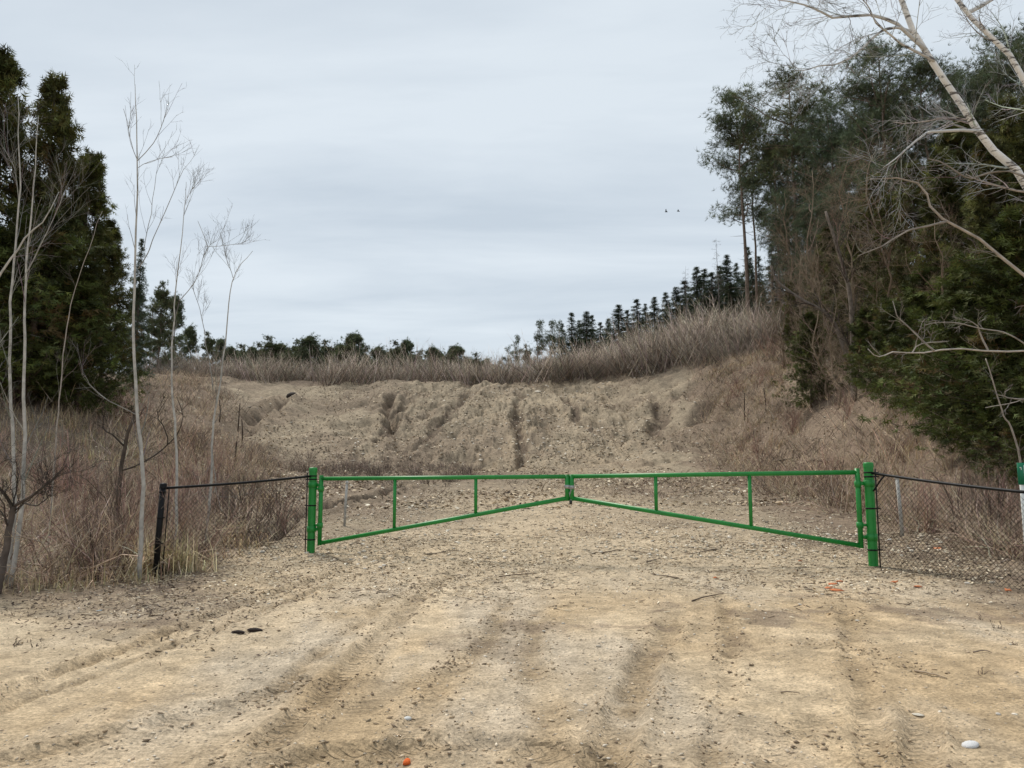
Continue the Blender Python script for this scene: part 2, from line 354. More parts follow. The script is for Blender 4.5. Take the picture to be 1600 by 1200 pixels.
# soil map: bare sand, gravelly grey strips, brown litter / humus, slope soil
def soil(x, y, rut, gul):
    n1 = fbm(x/1.7, y/1.7, 4, 81); n2 = fbm(x/.5, y/.5, 4, 83); n3 = fbm(x/5, y/5, 3, 87); n4 = fbm(x/.9, y/2.8, 4, 89, .6)
    sand = np.array([.59, .475, .33]); sand2 = np.array([.435, .318, .190]); grey = np.array([.49, .41, .31]); brown = np.array([.165, .122, .088]); slope = np.array([.295, .238, .168]); dark = np.array([.07, .05, .037]); chip = np.array([.45, .355, .24])
    def mix(c, d, f): return c*(1-f[:, None])+d*f[:, None]
    c = np.repeat(sand[None], len(x), 0)
    c = mix(c, sand2, np.clip(.40+n1*1.3+.75*sstep(6.8, 4.4, y+n1), 0, 1)*.9)
    c = mix(c, grey, np.clip(n4*1.6+.12, 0, .8)*sstep(3, 5, y))
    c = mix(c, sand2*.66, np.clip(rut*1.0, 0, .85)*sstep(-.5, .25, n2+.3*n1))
    c = mix(c, brown*1.25, sstep(.30, .62, n2+.55*n1)*.7*sstep(5, 8, y))
    n5 = fbm(x/.22, y/.35, 3, 133); c = c*(1+.16*n5[:, None]*sstep(30, 10, y)[:, None]+.30*(fbm(x/.6, y/1.0, 4, 137, .65)*sstep(12, 25, y))[:, None])
    c = mix(c, chip, sstep(8.3, 11, y+n1*1.2)*.75)
    # litter edges beside the fences
    edgeL = sstep(.2, -1.0, (y-10.0)*-.0 + (x+4.7+ (13-y)*-.46) + n1*.9)*sstep(7.2, 9.6, y+.25*(x+6)+n1*.8)
    edgeR = sstep(-.4, 1.5, x-(4.9+np.clip(11-y, -3, 4)*.10+np.clip(y-13, 0, 30)*.18)+n1*1.1)*sstep(5.2, 8.2, y+n1)
    lit = np.clip(np.maximum(edgeL, edgeR*1.15), 0, 1)
    c = mix(c, brown, np.clip(lit*(.8+.4*n2), 0, .95))
    far = np.clip(sstep(13, 30, y+n3*4)+sstep(12.3, 16.5, y+n1*1.5)*sstep(1.2, 4.2, np.abs(x-.6-.02*y)+n1*1.8)*.95, 0, 1)
    c = mix(c, slope, far*.95)
    c = mix(c, brown*1.15, np.clip(far*(sstep(-.35, .35, n3+.6*n4+.4*n1)*.72), 0, 1)*(1-.25*sstep(35, 40, y)))
    c = mix(c, chip*.95, far*sstep(7, 1, np.abs(x-1.2-.03*y))*sstep(-.3, .4, n4+.3*n2)*.55)
    band = np.exp(-((y-31-n3*3)/4.0)**2)*sstep(4, -4, x+n1*3); c = mix(c, brown, band*.75)
    top = sstep(56.5, 59, y+n1*1.5); c = mix(c, brown, top*.85)
    bank = np.maximum(sstep(-.8, 1.4, x-np.interp(y, [10, 18, 35, 45, 60], [6.4, 6.0, 8.2, 10.5, 14])+n1*2.0), sstep(0, 3, -x-np.interp(y, [10, 20, 30, 40, 60], [5.2, 5, 7.0, 13, 23])+n1*2.0))*sstep(9, 14, y)
    c = mix(c, brown*1.2, bank*.8)
    c = mix(c, brown*.75, np.clip(gul*1.3, 0, 1)*sstep(-.4, .3, n2+.2)*.9)
    return c, lit, bank
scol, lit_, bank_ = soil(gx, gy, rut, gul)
ni, nj = len(yy), len(xx); ii = np.arange(ni-1)[:, None]*nj; jj = np.arange(nj-1)[None]
GQ = np.stack([ii+jj, ii+jj+1, ii+nj+jj+1, ii+nj+jj], -1).reshape(-1, 4)
def ground_mat():
    m = bpy.data.materials.new('sandy_soil'); m.use_nodes = True; t = m.node_tree; l = t.links.new; b = t.nodes['Principled BSDF']
    b.inputs['Roughness'].default_value = .95; b.inputs['Specular IOR Level'].default_value = .12
    a = N(t, 'ShaderNodeAttribute', attribute_name='col'); tcn = N(t, 'ShaderNodeTexCoord'); co = tcn.outputs['Object']
    def noise(s, d=6, r=.6):
        n = N(t, 'ShaderNodeTexNoise'); n.inputs['Scale'].default_value = s; n.inputs['Detail'].default_value = d; n.inputs['Roughness'].default_value = r; l(co, n.inputs['Vector']); return n
    def rng_(src, a0, a1, b0, b1):
        r = N(t, 'ShaderNodeMapRange'); l(src, r.inputs[0])
        for i, v in enumerate((a0, a1, b0, b1)): r.inputs[i+1].default_value = v
        return r.outputs[0]
    def mul(x_, y_):
        n = N(t, 'ShaderNodeMath', operation='MULTIPLY'); l(x_, n.inputs[0]); l(y_, n.inputs[1]); return n.outputs[0]
    def addm(x_, y_, k=1.0):
        n = N(t, 'ShaderNodeMath', operation='MULTIPLY_ADD'); l(y_, n.inputs[0]); n.inputs[1].default_value = k; l(x_, n.inputs[2]); return n.outputs[0]
    nf = noise(45, 6, .7); nm = noise(7, 6, .65); nl = noise(.8, 4, .5)
    nk = noise(2.6, 5, .6)
    f = mul(mul(rng_(nf.outputs['Fac'], .34, .66, .62, 1.38), rng_(nm.outputs['Fac'], .30, .70, .72, 1.28)), mul(rng_(nk.outputs['Fac'], .3, .7, .82, 1.18), rng_(nl.outputs['Fac'], .3, .7, .9, 1.1)))
    sc = N(t, 'ShaderNodeVectorMath', operation='SCALE'); l(a.outputs['Color'], sc.inputs[0]); l(f, sc.inputs['Scale'])
    # small embedded grit: pale and dark specks
    vo = N(t, 'ShaderNodeTexVoronoi'); vo.inputs['Scale'].default_value = 26; l(co, vo.inputs['Vector'])
    vsel = N(t, 'ShaderNodeSeparateColor'); l(vo.outputs['Color'], vsel.inputs[0])
    speck = mul(rng_(vo.outputs['Distance'], .10, .28, 1, 0), rng_(vsel.outputs[0], .70, .74, 0, 1))
    gc = N(t, 'ShaderNodeMix', data_type='RGBA'); l(vsel.outputs[1], gc.inputs[0]); gc.inputs[6].default_value = (.17, .14, .11, 1); gc.inputs[7].default_value = (.52, .46, .38, 1)
    mg = N(t, 'ShaderNodeMix', data_type='RGBA'); sp2 = N(t, 'ShaderNodeMath', operation='MULTIPLY'); l(speck, sp2.inputs[0]); sp2.inputs[1].default_value = .75
    l(sp2.outputs[0], mg.inputs[0]); l(sc.outputs[0], mg.inputs[6]); l(gc.outputs[2], mg.inputs[7]); l(mg.outputs[2], b.inputs['Base Color'])
    # relief: grain, lumps, tyre tread
    at_u = N(t, 'ShaderNodeAttribute', attribute_name='tread_u'); at_m = N(t, 'ShaderNodeAttribute', attribute_name='tread_m')
    wv = N(t, 'ShaderNodeMath', operation='MULTIPLY'); l(at_u.outputs['Fac'], wv.inputs[0]); wv.inputs[1].default_value = 2*math.pi/.075
    sn = N(t, 'ShaderNodeMath', operation='SINE'); l(wv.outputs[0], sn.inputs[0])
    tr = mul(mul(rng_(sn.outputs[0], -.4, .5, 0, 1), at_m.outputs['Fac']), rng_(nm.outputs['Fac'], .33, .5, .3, 1))
    hgt = addm(addm(addm(mul(nm.outputs['Fac'], nm.outputs['Fac']), nf.outputs['Fac'], .35), speck, .25), tr, .5)
    bp = N(t, 'ShaderNodeBump'); bp.inputs['Distance'].default_value = .042; bp.inputs['Strength'].default_value = 1.0; l(hgt, bp.inputs['Height']); l(bp.outputs[0], b.inputs['Normal'])
    return m
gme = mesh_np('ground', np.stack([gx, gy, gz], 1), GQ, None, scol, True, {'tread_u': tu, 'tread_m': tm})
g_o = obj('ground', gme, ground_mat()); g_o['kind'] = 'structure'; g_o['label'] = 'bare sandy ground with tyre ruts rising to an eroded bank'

# ------------------------------------------------------------------ growth tools
def spawn(P, R, n, ln, ang, up=.3, K=4, t0=.25, t1=1.0, wob=.12, rr=.55, taper=.35, seed=0, minr=.0015, lenfall=.5):
    """children of polylines P (N,K0,3): returns (N*n,K,3), radii"""
    r = np.random.default_rng(seed); Nn, K0, _ = P.shape
    t = r.uniform(t0, t1, (Nn, n)); f = t*(K0-1); i0 = np.minimum(f.astype(int), K0-2); w = f-i0
    idx = np.arange(Nn)[:, None]
    S = P[idx, i0]*(1-w[..., None])+P[idx, i0+1]*w[..., None]; tang = unit(P[idx, i0+1]-P[idx, i0])
    rad = R[idx, i0]*(1-w)+R[idx, i0+1]*w
    rv = r.normal(size=tang.shape); perp = unit(rv-(rv*tang).sum(-1, keepdims=True)*tang)
    a = r.normal(ang, ang*.25, t.shape)[..., None]
    D = unit(tang*np.cos(a)+perp*np.sin(a)+np.array([0, 0, up]))
    Ln = (ln*r.uniform(.5, 1.2, t.shape)*(1-lenfall*t))[..., None]
    S, D, Ln, rad = S.reshape(-1, 3), D.reshape(-1, 3), Ln.reshape(-1, 1), rad.reshape(-1)
    pts = [S]; d = D
    for k in range(K-1):
        d = unit(d+r.normal(size=d.shape)*wob+np.array([0, 0, up*.25])); pts.append(pts[-1]+d*Ln/(K-1))
    C = np.stack(pts, 1); r0 = np.maximum(rad*rr, minr)
    RR = np.maximum(r0[:, None]*np.linspace(1, taper, K)[None], minr*.6)
    return C, RR
def col_var(n, base, var=.25, seed=0, hue=.06):
    r = np.random.default_rng(seed); b = np.asarray(base, float)
    return np.clip(b[None]*(1+r.normal(0, var, (n, 1)))*(1+r.normal(0, hue, (n, 3))), .004, .95)
SPRAY_V = np.array([(0, -.03, 0), (0, .03, 0), (1, 0, .0), (.15, .02, 0), (.36, .02, 0), (.55, .42, -.05), (.15, -.02, 0), (.36, -.02, 0), (.55, -.42, -.05),
                    (.45, .02, 0), (.6, .02, 0), (.88, .30, -.04), (.45, -.02, 0), (.6, -.02, 0), (.88, -.30, -.04)], float)
SPRAY_T = np.array([(0, 2, 1), (3, 4, 5), (6, 8, 7), (9, 10, 11), (12, 14, 13)])
def tuft(n, seed, w=.045, cone=1.1):
    r = np.random.default_rng(seed); d = r.normal(size=(n, 3)); d[:, 0] = np.abs(d[:, 0])*1.0+.25; d = unit(d)
    s = unit(np.cross(d, r.normal(size=(n, 3))))*w; ln = r.uniform(.65, 1, (n, 1))
    V = np.stack([d*.05-s*.6, d*.05+s*.6, d*ln], 1).reshape(-1, 3); return V, np.arange(n*3).reshape(-1, 3)
def gen_cedar(seed, H=10., R=2.3, nb=240, per=40, base_c=(.074, .080, .024), size=.34, power=.75, low=.03):
    r = np.random.default_rng(seed); tk, fo = MB(), MB()
    K = 9; zt = np.linspace(0, 1, K); P = np.stack([np.cumsum(r.normal(0, .05, K)), np.cumsum(r.normal(0, .05, K)), zt*H*.97], 1); P[0, :2] = 0
    tk.tubes(P, .018*H*(1-zt*.93)+.008, 8, (.12, .09, .07))
    z = (low+(1-low)*r.uniform(0, 1, nb)**.85)*H; th = r.uniform(0, 2*np.pi, nb)
    lump = 1+.22*np.sin(th*2+seed)+.18*np.sin(z*1.7+th*3+seed*2)
    prof = np.minimum((1-z/H)**power, (z/H/.18+.35))
    ln = R*prof*lump*r.uniform(.42, 1.25, nb)+.12
    S = np.stack([np.interp(z, P[:, 2], P[:, 0]), np.interp(z, P[:, 2], P[:, 1]), z], 1)
    D = np.stack([np.cos(th), np.sin(th), r.normal(-.05, .12, nb)], 1)
    t = np.array([0, .35, .7, 1.0]); B = S[:, None]+D[:, None]*(ln[:, None, None]*t[None, :, None]); B[:, :, 2] += (-.22*t*(1-t)*2+.22*t**3)[None]*ln[:, None]
    tk.tubes(B, np.linspace(.022, .005, 4)[None]*np.ones((nb, 1)), 3, (.11, .085, .065))
    tt = 1-r.uniform(0, 1, (nb, per))**1.4*.72; f = tt*3; i0 = np.minimum(f.astype(int), 2); w = f-i0; ix = np.arange(nb)[:, None]
    C = B[ix, i0]*(1-w[..., None])+B[ix, i0+1]*w[..., None]
    spread = .08+.13*ln[:, None, None]*(1.05-tt[..., None])
    C = C+r.normal(size=C.shape)*spread*np.array([1, 1, .75])
    C = C.reshape(-1, 3); n = len(C); dd = np.repeat(D, per, 0)+r.normal(size=(n, 3))*.55; dd[:, 2] += r.choice([-.35, .35], n, p=[.6, .4])
    tone = np.repeat(r.normal(0, .38, nb), per); brown = np.repeat(r.uniform(0, 1, nb) < .07, per)|(r.uniform(0, 1, n) < .015)
    c = col_var(n, base_c, .22, seed+1)*(1+tone[:, None]).clip(.35, 2); c[brown] = col_var(brown.sum(), (.120, .085, .034), .25, seed+2)
    scatter(fo, SPRAY_V, SPRAY_T, C, rotframes(dd, r.uniform(0, 6.28, n)), size*r.uniform(.6, 1.25, n), c)
    return tk.mesh('cedar_trunk', True), fo.mesh('cedar_crown')
def gen_pine(seed, H=18., R=3., crown=.5, nb=46, tufts=58, base_c=(.112, .134, .074), size=.42, sparse=0., trunk_c=(.22, .165, .13), tr=.0085, tw_=.046, cone=None):
    r = np.random.default_rng(seed); tk, fo = MB(), MB()
    K = 12; zt = np.linspace(0, 1, K); P = np.stack([np.cumsum(r.normal(0, .07, K)), np.cumsum(r.normal(0, .07, K)), zt*H*.97], 1); P[0, :2] = 0
    tk.tubes(P, tr*H*(1-zt*.85)+.01, 8, np.array(trunk_c))
    u = np.sort(r.uniform(0, 1, nb)); z = H*(1-crown)+H*crown*u**.9*.98; th = r.uniform(0, 6.28, nb)
    prof = np.interp(u, [0, .25, .55, .85, 1], [.65, 1, .85, .5, .14] if cone is None else cone); ln = R*prof*r.uniform(.45, 1.15, nb)*(1+.3*np.sin(th+seed))
    S = np.stack([np.interp(z, P[:, 2], P[:, 0]), np.interp(z, P[:, 2], P[:, 1]), z], 1); up = np.interp(u, [0, 1], [.05, .75])
    D = np.stack([np.cos(th), np.sin(th), up+r.normal(0, .15, nb)], 1)
    K2 = 5; t = np.linspace(0, 1, K2); B = S[:, None]+D[:, None]*(ln[:, None, None]*t[None, :, None]); B[:, :, 2] += (.18*t**2)[None]*ln[:, None]
    B[:, 1:] += r.normal(0, .05, (nb, K2-1, 3))*ln[:, None, None]
    RB = np.linspace(1, .25, K2)[None]*(.012*ln+.012)[:, None]; tk.tubes(B, RB, 4, np.array(trunk_c)*.8, False)
    B2, R2 = spawn(B, RB, 4, .45*R*.8, .75, .25, 3, .35, 1., .1, seed=seed+5); tk.tubes(B2, R2, 3, np.array(trunk_c)*.7)
    # dead stubs below the crown
    ns = 26; zs = r.uniform(.04, max(1-crown+.1, .2), ns)*H; ts = r.uniform(0, 6.28, ns); Ss = np.stack([np.interp(zs, P[:, 2], P[:, 0]), np.interp(zs, P[:, 2], P[:, 1]), zs], 1)
    E = Ss+np.stack([np.cos(ts), np.sin(ts), r.normal(0, .2, ns)], 1)*r.uniform(.3, 1.4, ns)[:, None]
    tk.tubes(np.stack([Ss, (Ss+E)/2+r.normal(0, .05, (ns, 3)), E], 1), np.array([[.02, .014, .006]])*np.ones((ns, 1)), 3, (.16, .13, .11))
    allp = np.concatenate([B[:, 2:].reshape(-1, 3), B2[:, 1:].reshape(-1, 3)]); m = nb*tufts
    keep = r.uniform(0, 1, len(allp)) > sparse; allp = allp[keep]
    C = allp[r.integers(0, len(allp), m)]; tone = (fbm(C[:, 0]*1.1+C[:, 1], C[:, 2]*1.1, 2, seed)*.5)
    C = C+r.normal(size=C.shape)*np.array([.34, .34, .20])*R/3; n = len(C)
    tv, tf = tuft(13, seed, tw_); dd = r.normal(size=(n, 3)); dd[:, 2] = np.abs(dd[:, 2])*.9+.15
    scatter(fo, tv, tf, C, rotframes(dd, r.uniform(0, 6.28, n)), size*r.uniform(.65, 1.2, n), col_var(n, base_c, .2, seed+3)*(1+tone[:, None]).clip(.4, 1.8))
    return tk.mesh('pine_trunk', True), fo.mesh('pine_crown')
def gen_spruce(seed, H=12., R=2.2, nb=190, per=20, base_c=(.070, .092, .054), size=.44, low=.06):
    r = np.random.default_rng(seed); tk, fo = MB(), MB()
    P = np.stack([np.zeros(8), np.zeros(8), np.linspace(0, H, 8)], 1); tk.tubes(P, np.linspace(.012*H, .012, 8), 7, (.13, .10, .085))
    z = (low+(1-low)*r.uniform(0, 1, nb)**.8)*H; z = np.round(z/(H/26))*H/26+r.normal(0, .16, nb); z = np.clip(z, .02*H, .985*H); th = r.uniform(0, 6.28, nb)
    ln = R*(1-z/H)**.95*r.uniform(.5, 1.15, nb)+.06; S = np.stack([0*z, 0*z, z], 1); D = np.stack([np.cos(th), np.sin(th), 0*th], 1)
    t = np.array([0, .35, .7, 1.0]); B = S[:, None]+D[:, None]*(ln[:, None, None]*t[None, :, None]); B[:, :, 2] += (-.55*t+.28*t**2)[None]*ln[:, None]+.1
    tk.tubes(B, np.linspace(.02, .004, 4)[None]*np.ones((nb, 1)), 3, (.12, .1, .08))
    tt = r.uniform(.15, 1, (nb, per)); f = tt*3; i0 = np.minimum(f.astype(int), 2); w = f-i0; ix = np.arange(nb)[:, None]
    C = (B[ix, i0]*(1-w[..., None])+B[ix, i0+1]*w[..., None]).reshape(-1, 3); n = len(C)
    side = r.normal(size=(n, 3))*.75; dd = np.repeat(D, per, 0)+side; dd[:, 2] -= .35; C = C+r.normal(size=C.shape)*.07
    scatter(fo, SPRAY_V*np.array([1, 1.1, 1]), SPRAY_T, C, rotframes(dd, r.normal(0, .6, n)), size*r.uniform(.6, 1.2, n)*(.28+.72*(1-C[:, 2]/H)), col_var(n, base_c, .25, seed+1))
    return tk.mesh('spruce_trunk', True), fo.mesh('spruce_crown')
def gen_bare(seed, H=9., spread=1., nb=26, c=(.20, .165, .14), tr=.009, lv3=7, lv4=0, up=.16, t0=.2, ang=.95, wob=.16, limb=.30, twr=.004):
    r = np.random.default_rng(seed); tk, tw = MB(), MB()
    K = 12; zt = np.linspace(0, 1, K); P = np.stack([np.cumsum(r.normal(0, .018*H, K)), np.cumsum(r.normal(0, .018*H, K)), zt*H], 1); P[0, :2] = 0
    RT = tr*H*(1-zt*.92)+.004; tk.tubes(P, RT, 8, c)
    B, RB = spawn(P[None], RT[None], nb, limb*H*spread, ang, up, 6, t0, .97, wob, .5, .3, seed+1, twr)
    tk.tubes(B, RB, 5, col_var(len(B), c, .12, seed+9), False)
    B2, R2 = spawn(B, RB, lv3, limb*.5*H*spread, .7, up*.6, 4, .2, 1, wob, .55, .35, seed+2, twr*.8); tw.tubes(B2, R2, 3, col_var(len(B2), c, .18, seed+3))
    B3, R3 = spawn(B2, R2, 4, limb*.22*H*spread, .7, up*.5, 3, .2, 1, wob, .6, .4, seed+3, twr*.7); tw.tubes(B3, R3, 3, col_var(len(B3), np.array(c)*.9, .2, seed+4))
    if lv4:
        B4, R4 = spawn(B3, R3, lv4, limb*.1*H*spread, .7, up*.4, 3, .2, 1, wob, .6, .4, seed+4, twr*.6); tw.tubes(B4, R4, 3, col_var(len(B4), np.array(c)*.85, .2, seed+5))
    return tk.mesh('bare_trunk', True), tw.mesh('bare_crown')
def gen_larch(seed, H=14.):
    r = np.random.default_rng(seed); tk, tw = MB(), MB(); c = (.17, .15, .135)
    P = np.stack([np.cumsum(r.normal(0, .04, 10)), np.cumsum(r.normal(0, .04, 10)), np.linspace(0, H, 10)], 1); RT = np.linspace(.008*H, .01, 10); tk.tubes(P, RT, 7, c)
    B, RB = spawn(P[None], RT[None], 90, H*.16, 1.5, -.12, 4, .25, .99, .08, .3, .4, seed+1, .008, .75); tw.tubes(B, RB, 3, c)
    B2, R2 = spawn(B, RB, 6, H*.045, .8, .0, 3, .2, 1, .1, .6, .4, seed+2, .006); tw.tubes(B2, R2, 3, col_var(len(B2), (.15, .125, .105), .2, seed))
    return tk.mesh('larch_trunk', True), tw.mesh('larch_crown')
def gen_shrub(seed, c=(.16, .115, .095), H=1.6, stems=26, spread=.55, lv=6, r0=.008, lv3=3, wob=.14):
    r = np.random.default_rng(seed); tw = MB(); th = r.uniform(0, 6.28, stems); rad = r.uniform(0, .35, stems)*H*.5
    S = np.stack([np.cos(th)*rad, np.sin(th)*rad, np.full(stems, -.08)], 1); lean = r.uniform(.1, 1., stems)*spread
    d = unit(np.stack([np.cos(th)*lean, np.sin(th)*lean, np.ones(stems)], 1)+r.normal(0, .12, (stems, 3))); ln = H*r.uniform(.45, 1.1, stems)[:, None]
    pts = [S]
    for k in range(5): d = unit(d+r.normal(size=d.shape)*wob+np.array([0, 0, -.03*k*spread])); pts.append(pts[-1]+d*ln/5)
    P = np.stack(pts, 1); R = np.linspace(1, .3, 6)[None]*(r0*r.uniform(.5, 1.6, stems))[:, None]; tw.tubes(P, R, 3, col_var(stems, c, .4, seed))
    B, RB = spawn(P, R, lv, H*.38, .7, .25, 3, .25, 1, .16, .6, .4, seed+1, .0022); tw.tubes(B, RB, 3, col_var(len(B), c, .4, seed+1))
    if lv3:
        B2, R2 = spawn(B, RB, lv3, H*.16, .7, .2, 3, .2, 1, .16, .7, .4, seed+2, .0018); tw.tubes(B2, R2, 3, col_var(len(B2), np.array(c)*.95, .28, seed+2))
    return tw
def place_tree(protos, name, label, cat, group, u, Y, vtop, proto_h, width=1., mats=(None, None), rot=None, lean=0., minh=1.0):
    """stand a tree on the terrain at distance Y so that it shows at photo column u with its tip at row vtop"""
    Pt = at(u, vtop, Y); x = Pt[0]; z = h1(x, Y); H = max(Pt[2]-z, minh)
    o = empty(name, (x, Y, z-.05)); s = H/proto_h
    o.scale = (s*width, s*width, s); o.rotation_euler = (0, lean, random.uniform(0, 6.28) if rot is None else rot)
    for nm, me, m in zip(('trunk', 'crown'), protos, mats):
        c = obj(nm, me, m, o)
    tag(o, label, cat, group); return o
random.seed(11)

# ------------------------------------------------------------------ gate posts, gate leaves, fences
LP = np.array([-3.40, 13.0]); RP = np.array([5.22, 11.13])
gdir = unit((RP-LP)[None])[0]; gn = np.array([-gdir[1], gdir[0]])
def gate_post(base, ztop, label, hinge_side):
    z0 = h1(*base)-.02; o = empty('gate_post', (base[0], base[1], z0)); H = ztop-z0
    m = MB(); m.lathe([(.066, -.25), (.066, H-.02)], 24); obj('pipe', m.mesh('post_pipe', True), M_green, o)
    m = MB(); m.lathe([(.071, H-.07), (.071, H-.018), (.068, H-.006), (.06, H+.004), (.001, H+.008)], 24); obj('cap', m.mesh('post_cap', True), M_green, o)
    for zc in (H*.285, H*.80):
        m = MB(); m.lathe([(.065, zc-.05), (.076, zc-.048), (.076, zc+.048), (.065, zc+.05)], 24)
        e = hinge_side*gdir; m.box((e[0]*.105, e[1]*.105, zc), (.09, .03, .05), rot=Euler((0, 0, math.atan2(gdir[1], gdir[0]))))
        obj('hinge_collar', m.mesh('collar', True), M_green, o)
    for zc in (.22*H*.75, H*.56, H*.865, H*.905):
        m = MB(); m.lathe([(.0655, zc-.011), (.0715, zc-.010), (.0715, zc+.010), (.0655, zc+.011)], 24)
        e = -hinge_side*gdir; m.box((e[0]*.10, e[1]*.10, zc), (.075, .012, .02), rot=Euler((0, 0, math.atan2(gdir[1], gdir[0]))))
        obj('fence_band', m.mesh('band', True), M_black, o)
    tag(o, label, 'gate post', 'green gate posts'); return o
zLt = at(494, 731, LP[1])[2]; zRt = at(1349, 723, RP[1])[2]
gate_post(LP, zLt, 'green steel gate post tied to the fence that ends at a black post', +1)
gate_post(RP, zRt, 'green steel gate post tied to the fence that ends near a white marker stake', -1)
def pipe(m, a, b, r, n=14): m.tubes(np.array([a, (np.array(a)+np.array(b))/2, b]), np.array([r, r, r]), n)
def gate_leaf(post, sgn, th_top, th_bot, tip_top, tip_bot, frac, label):
    """post 2d, sgn direction along gdir; heights at hinge stile and at tip stile"""
    A = post+gdir*sgn*.155; full = np.linalg.norm(RP-LP)/2-.155-.035; Bp = A+gdir*sgn*full
    o = empty('gate_leaf', (A[0], A[1], th_bot)); L0 = np.array([A[0], A[1], th_bot])
    def P(t, z): q = A+(Bp-A)*t; return np.array([q[0], q[1], z])-L0
    ztop = lambda t: th_top+(tip_top-th_top)*t
    zbot = lambda t: th_bot+(tip_bot-th_bot)*t
    m = MB(); pipe(m, P(.0, ztop(0)), P(1.006, ztop(1.0)), .034); obj('top_rail', m.mesh('top_rail', True), M_green, o)
    m = MB(); pipe(m, P(-.004, zbot(0)), P(1.004, zbot(1)), .034); obj('bottom_rail', m.mesh('bottom_rail', True), M_green, o)
    m = MB(); pipe(m, P(0, zbot(0)-.03), P(0, ztop(0)+.06), .036); st = obj('hinge_stile', m.mesh('hinge_stile', True), M_green, o)
    m = MB(); pipe(m, P(1, zbot(1)-.045), P(1, ztop(1)+.03), .037); obj('tip_stile', m.mesh('tip_stile', True), M_green, o)
    for f in frac:
        m = MB(); pipe(m, P(f, zbot(f)+.01), P(f, ztop(f)-.01), .027); obj('stile', m.mesh('stile', True), M_green, o)
    for z in (zbot(0)+.30, ztop(0)-.17):
        m = MB(); q = P(0, z); m.lathe([(.036, q[2]-.045), (.049, q[2]-.043), (.049, q[2]+.043), (.036, q[2]+.045)], 16, (q[0], q[1], 0))
        q2 = q-np.array([gdir[0], gdir[1], 0])*sgn*.055; m.box(q2, (.07, .05, .035), rot=Euler((0, 0, math.atan2(gdir[1], gdir[0])))); obj('hinge_sleeve', m.mesh('hinge_sleeve', True), M_green, o)
    m = MB(); q = P(1, ztop(1)-.16 if sgn > 0 else (ztop(1)+zbot(1))/2); m.box(q, (.082, .082, .055), rot=Euler((0, 0, math.atan2(gdir[1], gdir[0])))); 
    m.box(q+np.array([gdir[0], gdir[1], 0])*sgn*.05, (.06, .012, .05), rot=Euler((0, 0, math.atan2(gdir[1], gdir[0])))); obj('latch_bracket', m.mesh('latch', False), M_galv, o)
    tag(o, label, 'gate', 'green pipe gate leaves'); return o, P(1, ztop(1)-.16)+L0, P(1, (ztop(1)+zbot(1))/2)+L0
yc = 12.07
zc_t = at(884, 744.5, yc)[2]; zc_b = at(884, 778, yc)[2]
g1, e1, m1 = gate_leaf(LP, +1, at(506, 748, 12.97)[2], at(505, 849, 12.97)[2], zc_t, zc_b, (.315, .645), 'tapered green pipe gate leaf hinged on the post beside the black end post')
g2, e2, m2 = gate_leaf(RP, -1, at(1336, 738, 11.17)[2], at(1344, 853, 11.17)[2], zc_t, zc_b, (.36, .69), 'tapered green pipe gate leaf hinged on the post nearer the white marker stake')
# padlock and chain
o = empty('padlock_chain', e1); m = MB(); cen = np.array([0.045, -.01, 0.])
for k in range(7):
    c0 = cen+np.array([.012*math.sin(k*1.3), -.045+.004*k, -.02-.026*k]); th = np.linspace(0, 2*np.pi, 11)
    ring = np.stack([(.010*np.cos(th) if k % 2 else 0*th), (0*th if k % 2 else .010*np.cos(th)), .019*np.sin(th)], 1)+c0; m.tubes(ring, np.full(11, .0045), 5, (.6, .6, .6), False)
obj('chain', m.mesh('chain', True), M_galv, o)
m = MB(); m.box((.05, -.05, -.245), (.045, .024, .05)); obj('lock_body', m.mesh('lock_body'), mat('brass_lock', .4, base=(.05, .045, .04), metal=.5), o)
m = MB(); th = np.linspace(0, np.pi, 9); m.tubes(np.stack([.05+.014*np.cos(th), -.05+0*th, -.222+.022*np.sin(th)], 1), np.full(9, .004), 6, cap=False); obj('shackle', m.mesh('shackle', True), M_galv, o)
tag(o, 'galvanised chain and padlock joining the two green gate leaves', 'padlock')

def chain_link(mb, A, B, zA0, zA1, zB0, zB1, pitch=.075, r=.0023):
    """diamond wire between two uprights (A, B plan points)"""
    Ln = np.linalg.norm(B-A); d = (B-A)/Ln; nrm = np.array([-d[1], d[0]]); Hh = max(zA1-zA0, zB1-zB0)
    Ps = []
    for s in (1, -1):
        for k in np.arange(-Hh-.1, Ln+Hh+.1, pitch):
            a0, b0 = (k, 0.) , (k+s*Hh, Hh)
            ts = np.linspace(0, 1, 60); X = a0[0]+(b0[0]-a0[0])*ts; Z = Hh*ts; ok = (X >= 0) & (X <= Ln)
            if ok.sum() < 4: continue
            lo, hi = X[ok], Z[ok]; q = np.linspace(0, ok.sum()-1, 6).astype(int); X = lo[q]; Z = hi[q]; f = X/Ln
            zz0 = zA0+(zB0-zA0)*f; zz1 = zA1+(zB1-zA1)*f; zw = zz0+(zz1-zz0)*Z/Hh
            off = .004*s+.012*np.sin(X*2.2)
            Ps.append(np.stack([A[0]+d[0]*X+nrm[0]*off, A[1]+d[1]*X+nrm[1]*off, zw], 1))
    Ps = np.array(Ps); mb.tubes(Ps, np.full(Ps.shape[:2], r), 3)
